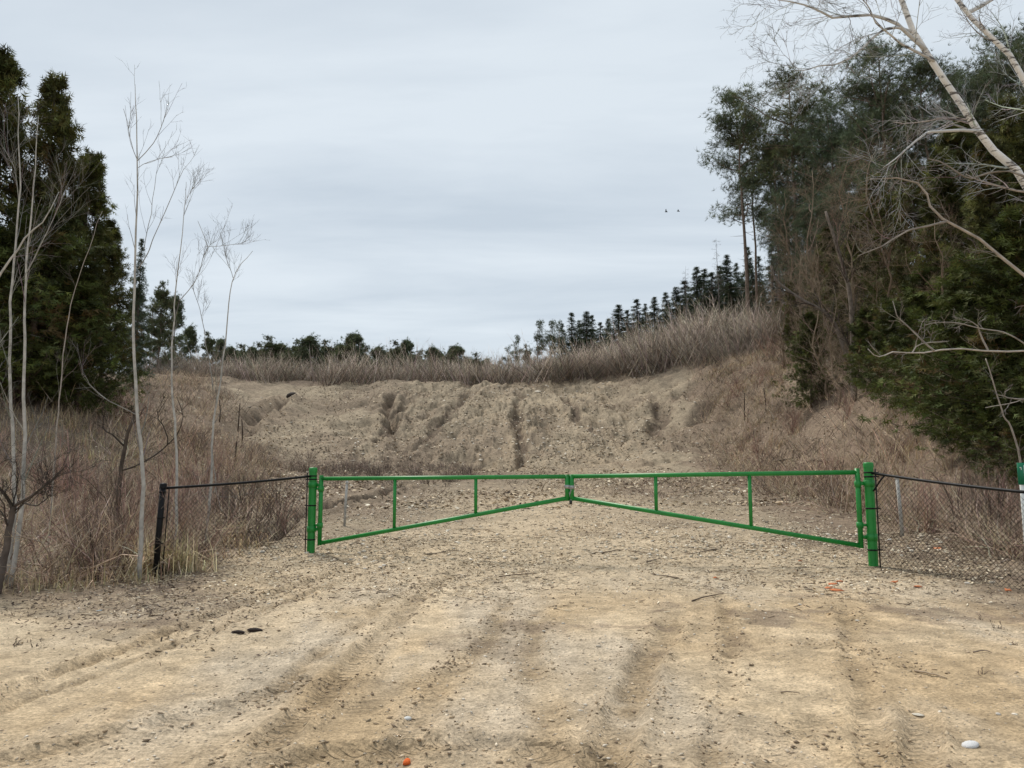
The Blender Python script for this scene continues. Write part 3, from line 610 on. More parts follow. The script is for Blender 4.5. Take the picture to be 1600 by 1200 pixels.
def fence(post, endp, top_post, top_end, side, label, end_post=True, end_h=None):
    z0 = h1(*post); o = empty('chain_link_fence', (endp[0], endp[1], h1(*endp))); base = np.array(o.location)
    A = post+(endp-post)/np.linalg.norm(endp-post)*.13; ze = h1(*endp)
    v3 = lambda p, z: np.array([p[0], p[1], z])-base
    m = MB(); aa, bb = v3(A-(A-post)*.6, top_post), v3(endp, top_end); tt = np.linspace(0, 1, 8)[:, None]; pp = aa+(bb-aa)*tt; pp[:, 2] -= (.018*np.sin(tt*np.pi))[:, 0]
    m.tubes(pp, np.full(8, .0195), 10); obj('top_rail', m.mesh('fence_rail', True), M_black, o)
    m = MB(); m.tubes(np.array([v3(A, z0-.05), v3(A, (z0+top_post)/2), v3(A, top_post+.06)]), np.full(3, .010), 6); obj('tension_bar', m.mesh('tension_bar', True), M_black, o)
    m = MB(); chain_link(m, A-base[:2], endp-base[:2], z0+.03-base[2], top_post-base[2], ze+.03-base[2], top_end-base[2]); obj('wire_mesh', m.mesh('wire_mesh'), M_black, o)
    if end_post:
        m = MB(); lean = np.array([.045, 0, 0]); hh = top_end-ze+.05
        m.tubes(np.array([[0, 0, -.2], [0, 0, hh*.5]+lean*.4, [0, 0, hh]+lean]), np.array([.040, .040, .040]), 16); obj('post', m.mesh('fence_post', True), M_black, o)
        m = MB(); m.lathe([(.046, hh-.05), (.047, hh), (.038, hh+.018), (.001, hh+.026)], 16, lean); obj('post_cap', m.mesh('fence_post_cap', True), M_black, o)
        for zc in (.12, .45, .8, hh-.1):
            m = MB(); m.lathe([(.041, zc-.012), (.046, zc-.011), (.046, zc+.011), (.041, zc+.012)], 14, lean*zc/hh); m.box((.055, .02, zc), (.05, .012, .022)); obj('band', m.mesh('fence_band', True), M_black, o)
        m = MB(); q = v3(endp+(post-endp)/np.linalg.norm(post-endp)*.10, 0); m.tubes(np.array([[q[0], q[1], -.03], [q[0]+.02, q[1], .55], [q[0]+.04, q[1], hh-.06]]), np.full(3, .008), 6); obj('tension_bar', m.mesh('tension_bar_b', True), M_black, o)
    else:
        # brace near the gate post and a second post outside
        m = MB(); m.tubes(np.array([v3(post+(A-post)*.6, top_post-.26), v3(A+(endp-A)*.03, top_post-.12), v3(A+(endp-A)*.07, top_post-.03)]), np.full(3, .012), 6); obj('brace', m.mesh('brace', True), M_black, o)
        m = MB(); m.tubes(np.array([[0, 0, -.2], [0, 0, .6], [0, 0, top_end-ze+.03]]), np.full(3, .040), 14); obj('post', m.mesh('fence_post_r', True), M_black, o)
    tag(o, label, 'fence', 'black chain link fences beside the gate'); return o
BP = at(243, 893, 10.5)[:2]
fence(LP, BP, at(488, 744, 13.0)[2], at(248, 763, 10.5)[2], -1, 'short black chain link fence ending at a leaning black post')
EP = at(1640, 880, 8.6)[:2]
fence(RP, EP, at(1366, 739, 11.1)[2], at(1640, 772, 8.6)[2], 1, 'black chain link fence sagging into the bank of bare shrubs', False)
def steel_stake(u, v0, v1, Y, label, lean, r=.028):
    b = at(u, v1, Y); z = h1(b[0], Y); zt = at(u, v0, Y)[2]; o = empty('steel_post', (b[0], Y, z)); H = zt-z
    m = MB(); m.tubes(np.array([[0, 0, -.2], [lean*.5, 0, H*.5], [lean, 0, H]]), np.full(3, r), 12); obj('pipe', m.mesh('steel_pipe', True), M_galvd, o)
    m = MB(); m.lathe([(r+.001, H-.06), (r+.006, H-.055), (r+.006, H-.005), (.001, H+.012)], 12, (lean, 0, 0)); obj('cap', m.mesh('steel_cap', True), M_galvd, o)
    tag(o, label, 'post', 'galvanised gate stop posts'); return o
steel_stake(538, 752, 812, 16.6, 'slim galvanised stop post standing behind the gate by the eroded gully', .04)
steel_stake(1410, 744, 825, 14.4, 'slim galvanised stop post standing behind the fence below the brown bank', -.05, .032)
# white marker stake with a green plate
b = at(1599, 800, 9.4); zb = h1(b[0], 9.4); o = empty('marker_stake', (b[0]+.02, 9.4, zb)); zt = at(1599, 723, 9.4)[2]-zb
m = MB(); m.box((0, 0, zt*.5-.1), (.075, .012, zt+.2)); obj('stake', m.mesh('stake'), mat('white_plastic', .5, (9, .1), base=(.72, .74, .72)), o)
m = MB(); m.box((-.005, -.012, zt-.135), (.115, .008, .27)); pl = obj('plate', m.mesh('plate'), mat('sign_green', .45, (9, .1), base=(.01, .17, .085)), o)
m = MB(); m.box((-.025, -.0175, zt-.06), (.022, .002, .012)); m.box((-.018, -.0175, zt-.075), (.008, .002, .03)); m.box((.02, -.0175, zt-.13), (.012, .002, .2)); obj('white_mark', m.mesh('white_mark'), mat('white_print', .6, base=(.75, .77, .75)), pl)
tag(o, 'white marker stake with a green plate standing by the fence', 'marker')

# ------------------------------------------------------------------ evergreens
ML = (M_bark, M_leaf); MT = (M_bark, M_twig)
CED = [gen_cedar(21, 10, 2.2), gen_cedar(22, 10, 2.4, 220, 42, (.084, .086, .028)), gen_cedar(23, 8, 2.3, 230, 42, (.072, .086, .024), .32, .6)]
PINE = [gen_pine(31, 18, 3.0, .55), gen_pine(32, 18, 3.2, .48, 42, 56, (.118, .138, .074)), gen_pine(33, 18, 3.3, .66, 56, 58, (.104, .132, .076)), gen_pine(34, 16, 2.6, .42, 34, 46, (.125, .135, .062), .42, .2)]
CONE = [.75, 1, .66, .34, .07]
FPINE = [gen_pine(41, 12, 2.7, .92, 60, 46, (.105, .125, .068), .45, tr=.010, tw_=.085, cone=CONE), gen_pine(42, 12, 2.3, .88, 54, 44, (.12, .132, .066), .45, tr=.010, tw_=.10, cone=CONE), gen_pine(43, 12, 2.2, .62, 32, 40, (.105, .125, .075), .42, tr=.009, tw_=.05)]
SPR = [gen_spruce(51, 12, 2.3, 300, 26), gen_spruce(52, 12, 2.0, 280, 26), gen_spruce(53, 12, 2.7, 310, 26, (.080, .102, .058))]
ci = 0
for u, Y, vt, k, w, lab in [(14, 24, 92, 0, .85, 'tallest dark cedar of the clump above the bare saplings'), (82, 24.6, 125, 1, .8, 'dark cedar with a thin ragged top in the sapling clump'), (138, 25.5, 240, 0, .9, 'slim dark cedar at the open side of the sapling clump'),
                            (-60, 23, 120, 1, 1.0, 'dark cedar standing outermost behind the bare saplings'), (175, 27, 350, 0, .8, 'small dark cedar beside the spruce at the clump edge'), (60, 22.5, 330, 2, 1.2, 'low bushy cedar in front of the tall cedar clump'), (135, 23.5, 430, 2, .9, 'low cedar with olive sprays beside the dry grass slope'), (-10, 22, 360, 2, 1.2, 'low wide cedar filling the clump behind pale trunks')]:
    place_tree(CED[k], 'cedar_tree', lab, 'cedar', 'cedars behind the left saplings', u, Y, vt, (10, 10, 8)[k], w*(1.25 if k == 2 else 1), ML)
for u, Y, vt, k, w in [(1610, 21, 150, 0, 1.1), (1545, 21, 215, 1, 1.1), (1480, 24, 240, 0, 1.1), (1425, 29, 262, 1, 1.0), (1600, 16.5, 330, 2, 1.1), (1385, 33, 310, 0, 1.1), (1520, 18.5, 400, 2, 1.15), (1450, 22, 420, 2, 1.1),
                       (1665, 17, 240, 1, 1.1), (1335, 38, 350, 1, .95), (1570, 17, 520, 2, 1.2), (1262, 35, 490, 2, .75), (1300, 40, 400, 0, .9), (1500, 28, 190, 0, 1.0), (1560, 27, 160, 1, 1.0), (1620, 15.3, 560, 2, 1.15), (1400, 26, 470, 2, 1.0), (1235, 46, 440, 0, .8), (1355, 30, 480, 2, .9), (1290, 46, 360, 0, 1.0), (1360, 42, 280, 1, 1.1), (1215, 54, 470, 2, .8)]:
    place_tree(CED[k], 'cedar_tree', ('tall narrow cedar ', 'tall shaggy cedar ', 'low bushy cedar ')[k]+('close behind the sagging fence' if Y < 19 else 'in the dense wall of cedars on the bank' if Y < 30 else 'up among the brown bare trees on the bank'), 'cedar', 'cedars on the bank above the sagging fence', u, Y, vt, (10, 10, 8)[k], w*(1.2 if k == 2 else 1), ML)
for u, Y, vt, k, w, lab in [(1157, 65, 153, 0, 1.0, 'tall pine with long bare trunk standing outermost above the brush mound'), (1172, 68, 200, 1, .8, 'slim pine just behind the outermost tall pine'), (1240, 60, 120, 3, 1.15, 'pine with sparse yellowish crown rising above its neighbours'), (1208, 63, 235, 1, .9, 'dark pine between the outermost pine and the yellowish one'),
                            (1300, 56, 168, 2, 1.0, 'broad dark pine behind the brown bare trees'), (1372, 50, 74, 0, 1.05, 'tallest dark pine of the wood beside the leaning birch'), (1335, 53, 190, 2, 1.0, 'dense pine just below the tallest pine'), (1440, 48, 108, 1, 1.1, 'spreading pine behind the leaning birch trunk')]:
    place_tree(PINE[k], 'pine_tree', lab, 'pine', 'pines on the wooded hill', u, Y, vt, (18, 18, 18, 16)[k], w, ML)
for u, Y, vt, k, w in [(1500, 46, 150, 2, 1.0), (1560, 44, 70, 0, 1.0), (1610, 42, 95, 1, 1.1), (1270, 60, 255, 2, .9), (1225, 70, 330, 0, .8), (1405, 52, 180, 1, 1.0), (1535, 50, 120, 1, 1.0), (1660, 40, 60, 0, 1.0), (1340, 60, 240, 2, 1), (1228, 58, 300, 2, .9), (1262, 55, 310, 2, 1.0), (1298, 50, 300, 2, 1.0), (1332, 46, 320, 2, .9), (1365, 44, 260, 0, 1.0), (1225, 66, 205, 2, 1.0), (1285, 64, 195, 2, 1.1), (1350, 58, 175, 2, 1.0), (1390, 56, 150, 0, 1.1), (1475, 50, 125, 0, 1.1)]:
    place_tree(PINE[k], 'pine_tree', ('tall', 'spreading', 'full crowned')[k]+' dark pine crowded into the wooded hill behind the cedars', 'pine', 'pines crowded on the wooded hill', u, Y, vt, (18, 18, 18, 16)[k], w, ML)
for u, Y, vt, k, w in [(893, 92, 488, 1, .8), (916, 90, 486, 2, .9), (938, 88, 503, 1, .9), (966, 84, 476, 0, 1.2), (995, 84, 467, 1, 1.0), (1022, 82, 463, 2, .85), (1056, 78, 448, 0, 1.0), (1088, 78, 416, 2, .8), (1112, 76, 425, 1, 1.0), (1135, 78, 398, 0, .8), (1150, 82, 410, 2, .9), (1185, 80, 400, 1, 1.0), (1205, 70, 380, 2, .9), (1245, 66, 360, 0, .9), (1225, 72, 345, 0, 1.0), (1262, 68, 340, 2, .9), (1285, 66, 320, 1, 1.1), (1310, 62, 330, 0, 1.0), (1175, 74, 420, 0, 1.0), (1168, 84, 385, 2, .9), (1070, 82, 438, 1, 1.1), (1040, 88, 456, 2, .75), (980, 90, 484, 1, .9), (1008, 88, 474, 0, .7), (905, 96, 500, 0, .8), (925, 98, 492, 1, .8), (878, 98, 505, 1, .7), (1100, 84, 420, 0, .9), (1125, 86, 415, 2, .9), (950, 94, 497, 2, .8), (1160, 90, 430, 0, 1.1), (1190, 88, 440, 2, 1.0), (1140, 74, 440, 2, 1.0), (1330, 58, 310, 2, .9)]:
    place_tree(SPR[k], 'spruce_tree', ('pointed', 'slender', 'broad')[k]+' dark spruce in the row descending behind the brush mound', 'spruce', 'spruces behind the brush mound', u, Y, vt, 12, w*(2.15 if u < 1150 else 1.3), ML)
place_tree(SPR[1], 'spruce_tree', 'lone dark spruce showing beside the cedar clump', 'spruce', None, 222, 44, 372, 12, .9, ML)
for u, Y, vt, k, w in [(812, 92, 528, 2, 1.0), (838, 92, 506, 2, 1.1), (858, 90, 506, 2, 1.0), (874, 92, 507, 2, .9), (795, 98, 545, 2, .9), (822, 104, 540, 1, .8)]:
    place_tree(FPINE[k], 'pine_tree', 'small thin-stemmed pale pine beside the first spruce of the row', 'pine', 'thin pines beside the spruce row', u, Y, vt, 12, w*.8, ML)
for i, (u, vt) in enumerate([(396, 545), (422, 527), (440, 541), (466, 532), (488, 528), (510, 533), (528, 540), (542, 530), (557, 525), (572, 545), (594, 544), (617, 535), (637, 535), (656, 549), (675, 545), (700, 553), (715, 544), (742, 553), (762, 562), (380, 540), (360, 545), (780, 565), (410, 552), (452, 550), (478, 548), (500, 550), (548, 548), (585, 556), (606, 552), (628, 550), (646, 556), (666, 556), (690, 560), (728, 560), (752, 566), (404, 538), (432, 550), (458, 545), (520, 552), (565, 538), (600, 560), (625, 558), (684, 552), (706, 548), (735, 564), (770, 570), (372, 556), (388, 552)]):
    place_tree(FPINE[i % 2], 'pine_tree', 'small dark pine in the distant row beyond the bare brush', 'pine', 'distant pines along the plateau', u, 120+(i*7) % 23, vt, 12, (.95, 1.15, 1.3)[(i*5) % 3], ML)
for u, Y, vt, k, w in [(255, 62, 442, 1, 1.0), (275, 70, 465, 0, 1.0), (300, 88, 512, 0, 1.0), (325, 92, 520, 1, 1.0), (240, 66, 470, 2, .9), (210, 58, 455, 0, .9), (348, 100, 532, 0, 1.0)]:
    place_tree(FPINE[k], 'pine_tree', 'mid sized pine seen between the bare saplings beside the cedars', 'pine', 'pines beyond the bare saplings', u, Y, vt, 12, w*.85, ML)
LAR = [gen_larch(61), gen_larch(62)]
for i, (u, Y, vt) in enumerate([(1072, 74, 415), (1122, 72, 372), (1098, 75, 440), (1210, 60, 330), (1345, 46, 300)]):
    place_tree(LAR[i % 2], 'bare_larch', 'leafless grey larch with short level twigs among the spruces', 'larch', 'bare larches among the evergreens', u, Y, vt, 14, .9, MT)

# ------------------------------------------------------------------ bare trees on the right bank
BARE = [gen_bare(71, 9, 1.0, 26, (.23, .172, .118), .008, 8, 3), gen_bare(72, 9, 1.1, 24, (.27, .21, .15), .008, 8, 3), gen_bare(73, 9, .9, 22, (.18, .13, .09), .009, 8, 3)]
for i, (u, Y, vt, w) in enumerate([(1225, 52, 300, .9), (1255, 46, 262, 1.0), (1290, 42, 250, 1.0), (1325, 36, 300, 1.0), (1350, 34, 250, 1.1), (1395, 28, 300, 1.0), (1275, 36, 380, 1.0), (1240, 40, 400, .9), (1420, 24, 380, 1.0), (1205, 50, 420, .9), (1300, 32, 440, 1.0), (1460, 20, 330, 1.0), (1370, 30, 420, 1.1), (1285, 34, 430, 1.2), (1220, 44, 440, 1.1), (1260, 40, 450, 1.1), (1330, 33, 470, 1.2), (1190, 54, 440, 1.0)]):
    place_tree(BARE[i % 3], 'bare_tree', ('slim', 'spreading', 'dark')[i % 3]+' leafless brown tree '+('in front of the cedar wall' if Y < 33 else 'high on the bank below the pines'), 'bare tree', 'bare trees on the tall bank', u, Y, vt, 9, w, MT)
BSAP = [gen_bare(74, 9, .75, 16, (.36, .30, .245), .0065, 4, 0, up=.3, ang=.6), gen_bare(75, 9, .9, 18, (.27, .215, .175), .0065, 4, 0, up=.3, ang=.6)]
rq = np.random.default_rng(79)
for i in range(46):
    u = rq.uniform(290, 1150); Y = rq.uniform(58.5, 66); vt = np.interp(u, [290, 900, 1000, 1080, 1150], [556, 552, 520, 497, 490])+rq.normal(2, 9)
    place_tree(BSAP[i % 2], 'bare_sapling', ('pale', 'brown')[i % 2]+' bare sapling sticking up from the brush on '+('the crest of the bank' if u < 900 else 'the mound below the spruces'), 'sapling', 'bare saplings in the crest brush', u, Y, vt, 9, rq.uniform(1., 1.7), MT, lean=rq.normal(0, .12))
def limb_tree(name, label, cat, stems, c, seed, mats, n1=16, l1=1.0, n2=6, n3=4, up=.3, twr=.0028, side=5, ang=.75, wob=.12, group=None, n4=0, rs=1.0):
    """stems: list of (list of world points, r0, r1); children spawn from them"""
    base = stems[0][0][0]; o = empty(name, base); tk, tw = MB(), MB(); base = np.array(base)
    for si, (pts, r0, r1) in enumerate(stems):
        r0, r1 = r0*rs, max(r1*rs, .003)
        P = catmull(np.array(pts)-base, .18); r = np.random.default_rng(seed+si); K = len(P); P[1:-1] += r.normal(0, .008, (K-2, 3))
        q = np.linspace(0, K-1, 26); P = np.stack([np.interp(q, np.arange(K), P[:, a]) for a in range(3)], 1); R = np.linspace(r0, r1, 26)
        tk.tubes(P, R, 9 if r0 > .02 else 6, c if si == 0 or r0 > .03 else np.array(c)*.7)
        big = r0 > .03
        B, RB = spawn(P[None], R[None], n1 if big else max(5, n1//2), l1, ang, up, 7, .18, 1., wob, .34, .3, seed+10+si, twr*1.4, .35)
        tk.tubes(B, RB, 5, col_var(len(B), np.array(c)*.55, .12, seed), False)
        B2, R2 = spawn(B, RB, n2, l1*.55, .7, up*.6, 5, .15, 1, wob, .55, .4, seed+20+si, twr); tw.tubes(B2, R2, 3, col_var(len(B2), np.array(c)*.48, .18, seed+1))
        B3, R3 = spawn(B2, R2, n3, l1*.28, .7, up*.5, 4, .15, 1, wob, .6, .4, seed+30+si, twr*.8); tw.tubes(B3, R3, 3, col_var(len(B3), np.array(c)*.38, .2, seed+2))
        if n4:
            B4, R4 = spawn(B3, R3, n4, l1*.14, .7, up*.3, 3, .2, 1, wob, .6, .4, seed+40+si, twr*.7); tw.tubes(B4, R4, 3, col_var(len(B4), np.array(c)*.34, .2, seed+3))
    obj('trunk', tk.mesh(name+'_trunk', True), mats[0], o); obj('crown', tw.mesh(name+'_twigs'), mats[1], o); tag(o, label, cat, group); return o
def on_ground(u, Y, dz=-.05):
    x = at(u, 700, Y)[0]; return np.array([x, Y, h1(x, Y)+dz])
def px(lst): return [at(u, v, Y) for u, v, Y in lst]
bb = np.array([9.15, 9.6, h1(9.15, 9.6)-.1])
limb_tree('birch_tree', 'pale birch leaning far over the bank with a fan of bare twigs', 'birch', [
    ([bb, (7.7, 9.4, 2.7)]+px([(1608, 300, 9.2), (1540, 222, 9.1), (1490, 145, 9.0), (1440, 70, 8.9), (1408, 0, 8.8), (1385, -90, 8.7)]), .082, .028),
    ([np.array((8.2, 9.5, 2.0))]+px([(1660, 240, 9.8), (1600, 130, 9.7), (1575, 82, 9.6), (1530, 40, 9.6), (1495, 0, 9.5), (1470, -80, 9.4)]), .068, .026),
    (px([(1447, 78, 8.9), (1400, 40, 8.8), (1360, 22, 8.7), (1300, 26, 8.6), (1255, 8, 8.5), (1215, 0, 8.5)]), .026, .006),
    (px([(1425, 50, 8.9), (1380, 45, 8.7), (1330, 90, 8.6), (1280, 105, 8.5), (1245, 110, 8.4)]), .020, .004),
    (px([(1460, 95, 8.9), (1390, 55, 8.6), (1340, -10, 8.5)]), .020, .006),
    (px([(1530, 205, 9.0), (1450, 207, 8.9), (1415, 235, 8.8), (1380, 262, 8.7)]), .022, .005),
    (px([(1512, 20, 9.55), (1550, 0, 9.6), (1600, -40, 9.7)]), .03, .02)],
    (.72, .72, .71), 201, (M_birch, M_twig), 15, 1.1, 7, 5, .05, .0026, n4=2)
b2 = np.array([8.0, 8.3, h1(8.0, 8.3)-.05])
limb_tree('dead_tree', 'pale dead tree reaching crooked grey branches over the fence from the bank', 'dead tree', [
    ([b2, (7.7, 8.3, 1.6), (7.3, 8.4, 3.0)]+px([(1700, 520, 8.4), (1640, 470, 8.4), (1600, 432, 8.4), (1550, 388, 8.4), (1515, 362, 8.4), (1475, 345, 8.3), (1452, 318, 8.3), (1446, 298, 8.3), (1412, 278, 8.2), (1360, 280, 8.2)]), .038, .007),
    (px([(1478, 346, 8.3), (1420, 360, 8.2), (1380, 385, 8.1), (1340, 400, 8.1)]), .014, .004),
    ([np.array((7.3, 8.4, 3.0))]+px([(1720, 330, 8.4), (1680, 300, 8.4), (1620, 285, 8.4), (1580, 268, 8.5), (1540, 272, 8.5), (1512, 280, 8.5), (1490, 262, 8.4), (1450, 248, 8.4)]), .024, .006)],
    (.36, .32, .28), 231, (M_bark, M_twig), 13, .62, 5, 3, .02, .0026, wob=.2)
limb_tree('dead_tree', 'bent dead sapling with a silvery branch stretching level across the cedar foliage', 'dead tree', [
    ([on_ground(1810, 9.7)]+px([(1800, 700, 9.7), (1775, 590, 9.65), (1720, 548, 9.6), (1600, 549, 9.5), (1545, 549, 9.4), (1500, 545, 9.3), (1460, 548, 9.2), (1425, 552, 9.2), (1395, 549, 9.1), (1380, 556, 9.1), (1368, 556, 9.0), (1356, 545, 9.0)]), .021, .005),
    (px([(1545, 549, 9.4), (1530, 520, 9.4), (1528, 510, 9.3), (1505, 497, 9.3)]), .012, .004),
    (px([(1425, 552, 9.2), (1440, 535, 9.2), (1480, 533, 9.2)]), .008, .004),
    (px([(1460, 548, 9.2), (1438, 528, 9.2), (1415, 506, 9.2), (1400, 492, 9.1), (1395, 470, 9.1)]), .012, .004),
    (px([(1610, 549, 9.5), (1585, 526, 9.4), (1540, 514, 9.4), (1480, 503, 9.3), (1445, 508, 9.2)]), .010, .004)],
    (.44, .40, .36), 251, (M_bark, M_twig), 8, .38, 3, 2, .0, .0026, wob=.2)
limb_tree('dead_tree', 'small dead sapling with a grey forked branch poking out low by the cedars', 'dead tree', [
    ([on_ground(1740, 9.4)]+px([(1735, 720, 9.4), (1715, 640, 9.4), (1670, 615, 9.4), (1600, 624, 9.3), (1570, 632, 9.3), (1540, 637, 9.2)]), .015, .004), (px([(1600, 624, 9.3), (1575, 622, 9.2), (1560, 617, 9.2)]), .010, .004)],
    (.42, .38, .34), 261, (M_bark, M_twig), 6, .3, 2, 2, .0, .0026, wob=.2)
def on_ground(u, Y, dz=-.05):
    x = at(u, 700, Y)[0]; return np.array([x, Y, h1(x, Y)+dz])
limb_tree('bare_tree', 'grey leaning trunk fallen across the brown bank below the pines', 'dead tree', [([on_ground(1345, 33)]+px([(1300, 500, 33.5), (1255, 470, 34), (1215, 440, 34.5), (1205, 415, 34.5)]), .13, .05)], (.17, .14, .115), 271, MT, 10, 1.8, 5, 4, .1, .008)
limb_tree('bare_tree', 'grey upright trunk beside the fallen leaning one on the bank', 'dead tree', [([on_ground(1338, 31)]+px([(1330, 480, 31), (1318, 420, 31), (1306, 380, 31), (1290, 330, 31)]), .13, .05)], (.19, .155, .125), 281, MT, 12, 2.0, 6, 4, .3, .008)
limb_tree('bare_tree', 'thin pale pole leaning against the cedars by the marker stake', 'dead tree', [([on_ground(1597, 12)]+px([(1590, 700, 12), (1575, 660, 12), (1565, 640, 12), (1540, 560, 12)]), .022, .008)], (.30, .26, .22), 291, MT, 6, .5, 3, 2, .2, .003)

# ------------------------------------------------------------------ bare saplings on the left
SC = (.41, .395, .365)
def base_to(u, Y, pts): return [on_ground(u, Y)]+px(pts)
limb_tree('bare_sapling', 'tallest pale grey sapling growing right beside the black fence post', 'sapling', [
    (base_to(229, 10.3, [(224, 760, 10.3), (217, 664, 10.3), (209, 545, 10.3), (209, 470, 10.3), (212, 380, 10.3), (215, 310, 10.3), (215, 251, 10.3), (212, 190, 10.3), (211, 132, 10.3)]), .058, .007),
    (px([(215, 251, 10.3), (203, 215, 10.3), (193, 170, 10.3)]), .009, .003), (px([(215, 251, 10.3), (240, 225, 10.3), (252, 200, 10.3), (262, 170, 10.3)]), .010, .003), (px([(216, 262, 10.3), (235, 252, 10.3), (270, 245, 10.3)]), .007, .003),
    (px([(216, 420, 10.3), (232, 392, 10.4), (256, 335, 10.5), (272, 300, 10.5), (287, 264, 10.5)]), .014, .003), (px([(225, 390, 10.3), (233, 350, 10.4), (244, 272, 10.5)]), .009, .003), (px([(217, 650, 10.3), (170, 625, 10.2), (140, 600, 10.2), (128, 583, 10.1)]), .012, .003)],
    SC, 301, (M_bark, M_twig), 10, .7, 2, 2, .35, .0019, rs=.54, ang=.5, wob=.06)
limb_tree('bare_sapling', 'slender pale sapling growing just inside the wire mesh', 'sapling', [
    (base_to(283, 11.6, [(276, 720, 11.6), (268, 590, 11.6), (272, 480, 11.6), (278, 427, 11.6), (286, 350, 11.6), (291, 284, 11.6)]), .045, .005), (px([(280, 470, 11.6), (305, 440, 11.6), (322, 385, 11.6), (309, 345, 11.6)]), .011, .003), (px([(321, 385, 11.6), (350, 384, 11.6), (380, 380, 11.7)]), .006, .003), (px([(288, 324, 11.6), (297, 300, 11.6), (303, 292, 11.6)]), .006, .003)],
    SC, 311, (M_bark, M_twig), 14, .7, 4, 2, .35, .0019, rs=.54, ang=.5, wob=.06)
limb_tree('bare_sapling', 'forked pale sapling standing out against the open slope', 'sapling', [
    (base_to(328, 12.6, [(331, 740, 12.6), (334, 660, 12.6), (345, 590, 12.6), (355, 500, 12.6), (364, 434, 12.6), (378, 410, 12.6), (395, 392, 12.6)]), .045, .005), (px([(364, 434, 12.6), (358, 415, 12.6), (351, 388, 12.6)]), .009, .003), (px([(333, 610, 12.6), (322, 540, 12.6), (312, 480, 12.6), (300, 445, 12.7)]), .016, .004), (px([(331, 690, 12.6), (340, 780, 12.4), (348, 800, 12.3)]), .010, .004)],
    SC, 321, (M_bark, M_twig), 14, .7, 4, 3, .35, .0019, rs=.54, ang=.5, wob=.06)
limb_tree('bare_sapling', 'pale straight sapling with its twin rising before the cedar clump', 'sapling', [
    (base_to(26, 9.8, [(22, 800, 9.8), (18, 640, 9.8), (16, 520, 9.8), (20, 427, 9.8), (30, 320, 9.8), (30, 214, 9.8), (28, 150, 9.8)]), .052, .008), (px([(30, 318, 9.8), (22, 260, 9.8), (5, 230, 9.8)]), .012, .003)],
    SC, 331, (M_bark, M_twig), 18, .95, 4, 3, .3, .0019, rs=.54, ang=.58, wob=.07, group='twin saplings before the cedars')
limb_tree('bare_sapling', 'pale straight sapling with its twin rising before the cedar clump', 'sapling', [
    (base_to(32, 9.6, [(36, 760, 9.6), (38, 640, 9.6), (38, 500, 9.6), (41, 427, 9.6), (54, 290, 9.6), (60, 182, 9.6)]), .055, .007), (px([(39, 430, 9.6), (75, 360, 9.6), (100, 300, 9.6)]), .016, .004)],
    SC, 341, (M_bark, M_twig), 20, 1.0, 4, 3, .3, .0019, rs=.54, ang=.58, wob=.07, group='twin saplings before the cedars')
limb_tree('bare_sapling', 'thick pale limbed sapling arching in from beyond the twin saplings', 'sapling', [
    (base_to(-70, 9.3, [(-60, 700, 9.3), (-40, 520, 9.3), (0, 430, 9.3), (25, 395, 9.3), (45, 366, 9.3), (70, 345, 9.3), (92, 300, 9.3)]), .07, .008)], SC, 351, (M_bark, M_twig), 20, 1.0, 5, 3, .2, .0019, rs=.54, ang=.8)
limb_tree('bare_sapling', 'thin sapling leaning before the dark cedar foliage', 'sapling', [(base_to(85, 11.5, [(95, 600, 11.5), (110, 480, 11.5), (135, 400, 11.5), (160, 330, 11.5)]), .028, .004)], (.34, .30, .26), 361, (M_bark, M_twig), 14, .8, 4, 3, .3, .0019, rs=.54)
limb_tree('dead_tree', 'crooked dark dead snag in the brush below the cedars', 'dead tree', [
    (base_to(186, 12.5, [(190, 730, 12.5), (197, 690, 12.5), (205, 665, 12.5), (212, 640, 12.5)]), .05, .018), (px([(194, 697, 12.5), (175, 680, 12.4), (160, 668, 12.4), (165, 640, 12.4)]), .018, .006), (px([(191, 735, 12.5), (225, 722, 12.7), (255, 700, 13), (275, 680, 13), (287, 650, 13), (276, 620, 13)]), .016, .005), (px([(262, 695, 13), (258, 672, 13), (248, 655, 13), (245, 640, 13)]), .012, .005)],
    (.085, .068, .055), 371, (M_bark, M_twig), 5, .5, 3, 2, .2, .003)
limb_tree('dead_tree', 'dark stub of a thorny bush under the twin saplings', 'dead tree', [
    (base_to(12, 9.2, [(18, 810, 9.2), (20, 790, 9.2)]), .045, .03), (px([(20, 792, 9.2), (50, 775, 9.1), (85, 745, 9.1), (105, 725, 9.0)]), .02, .005), (px([(20, 792, 9.2), (5, 770, 9.2), (-10, 740, 9.2)]), .02, .005), (px([(35, 785, 9.2), (60, 790, 9.0), (80, 770, 9.0)]), .012, .004)],
    (.11, .09, .078), 381, (M_bark, M_twig), 8, .7, 5, 4, .2, .0028, wob=.2)

# ------------------------------------------------------------------ shrubs: individuals on both banks
SHR = []
for i, (c, H, st, sp, lv, wob) in enumerate([((.36, .255, .195), 1.6, 20, .75, 6, .2), ((.44, .345, .26), 1.5, 18, 1.05, 6, .26), ((.15, .108, .084), 1.8, 20, .65, 5, .2), ((.58, .475, .35), 1.4, 16, 1.15, 6, .28), ((.34, .22, .17), 1.7, 22, .55, 5, .17), ((.27, .205, .16), 1.2, 22, 1.5, 7, .3)]):
    SHR.append(gen_shrub(400+i, c, H, st, sp, lv, .0095, 3, wob).mesh('shrub'))
SHRUB_LOOK = ['red brown bushy', 'tan spreading', 'dark brown tall', 'pale straw toned sprawling', 'reddish upright', 'low wide tangled']
def in_view(x, y, z, m=60):
    d = y*math.cos(PITCH)+(z-CAM_Z)*math.sin(PITCH); u = 800+FPX*x/d; return -m < u < 1600+m
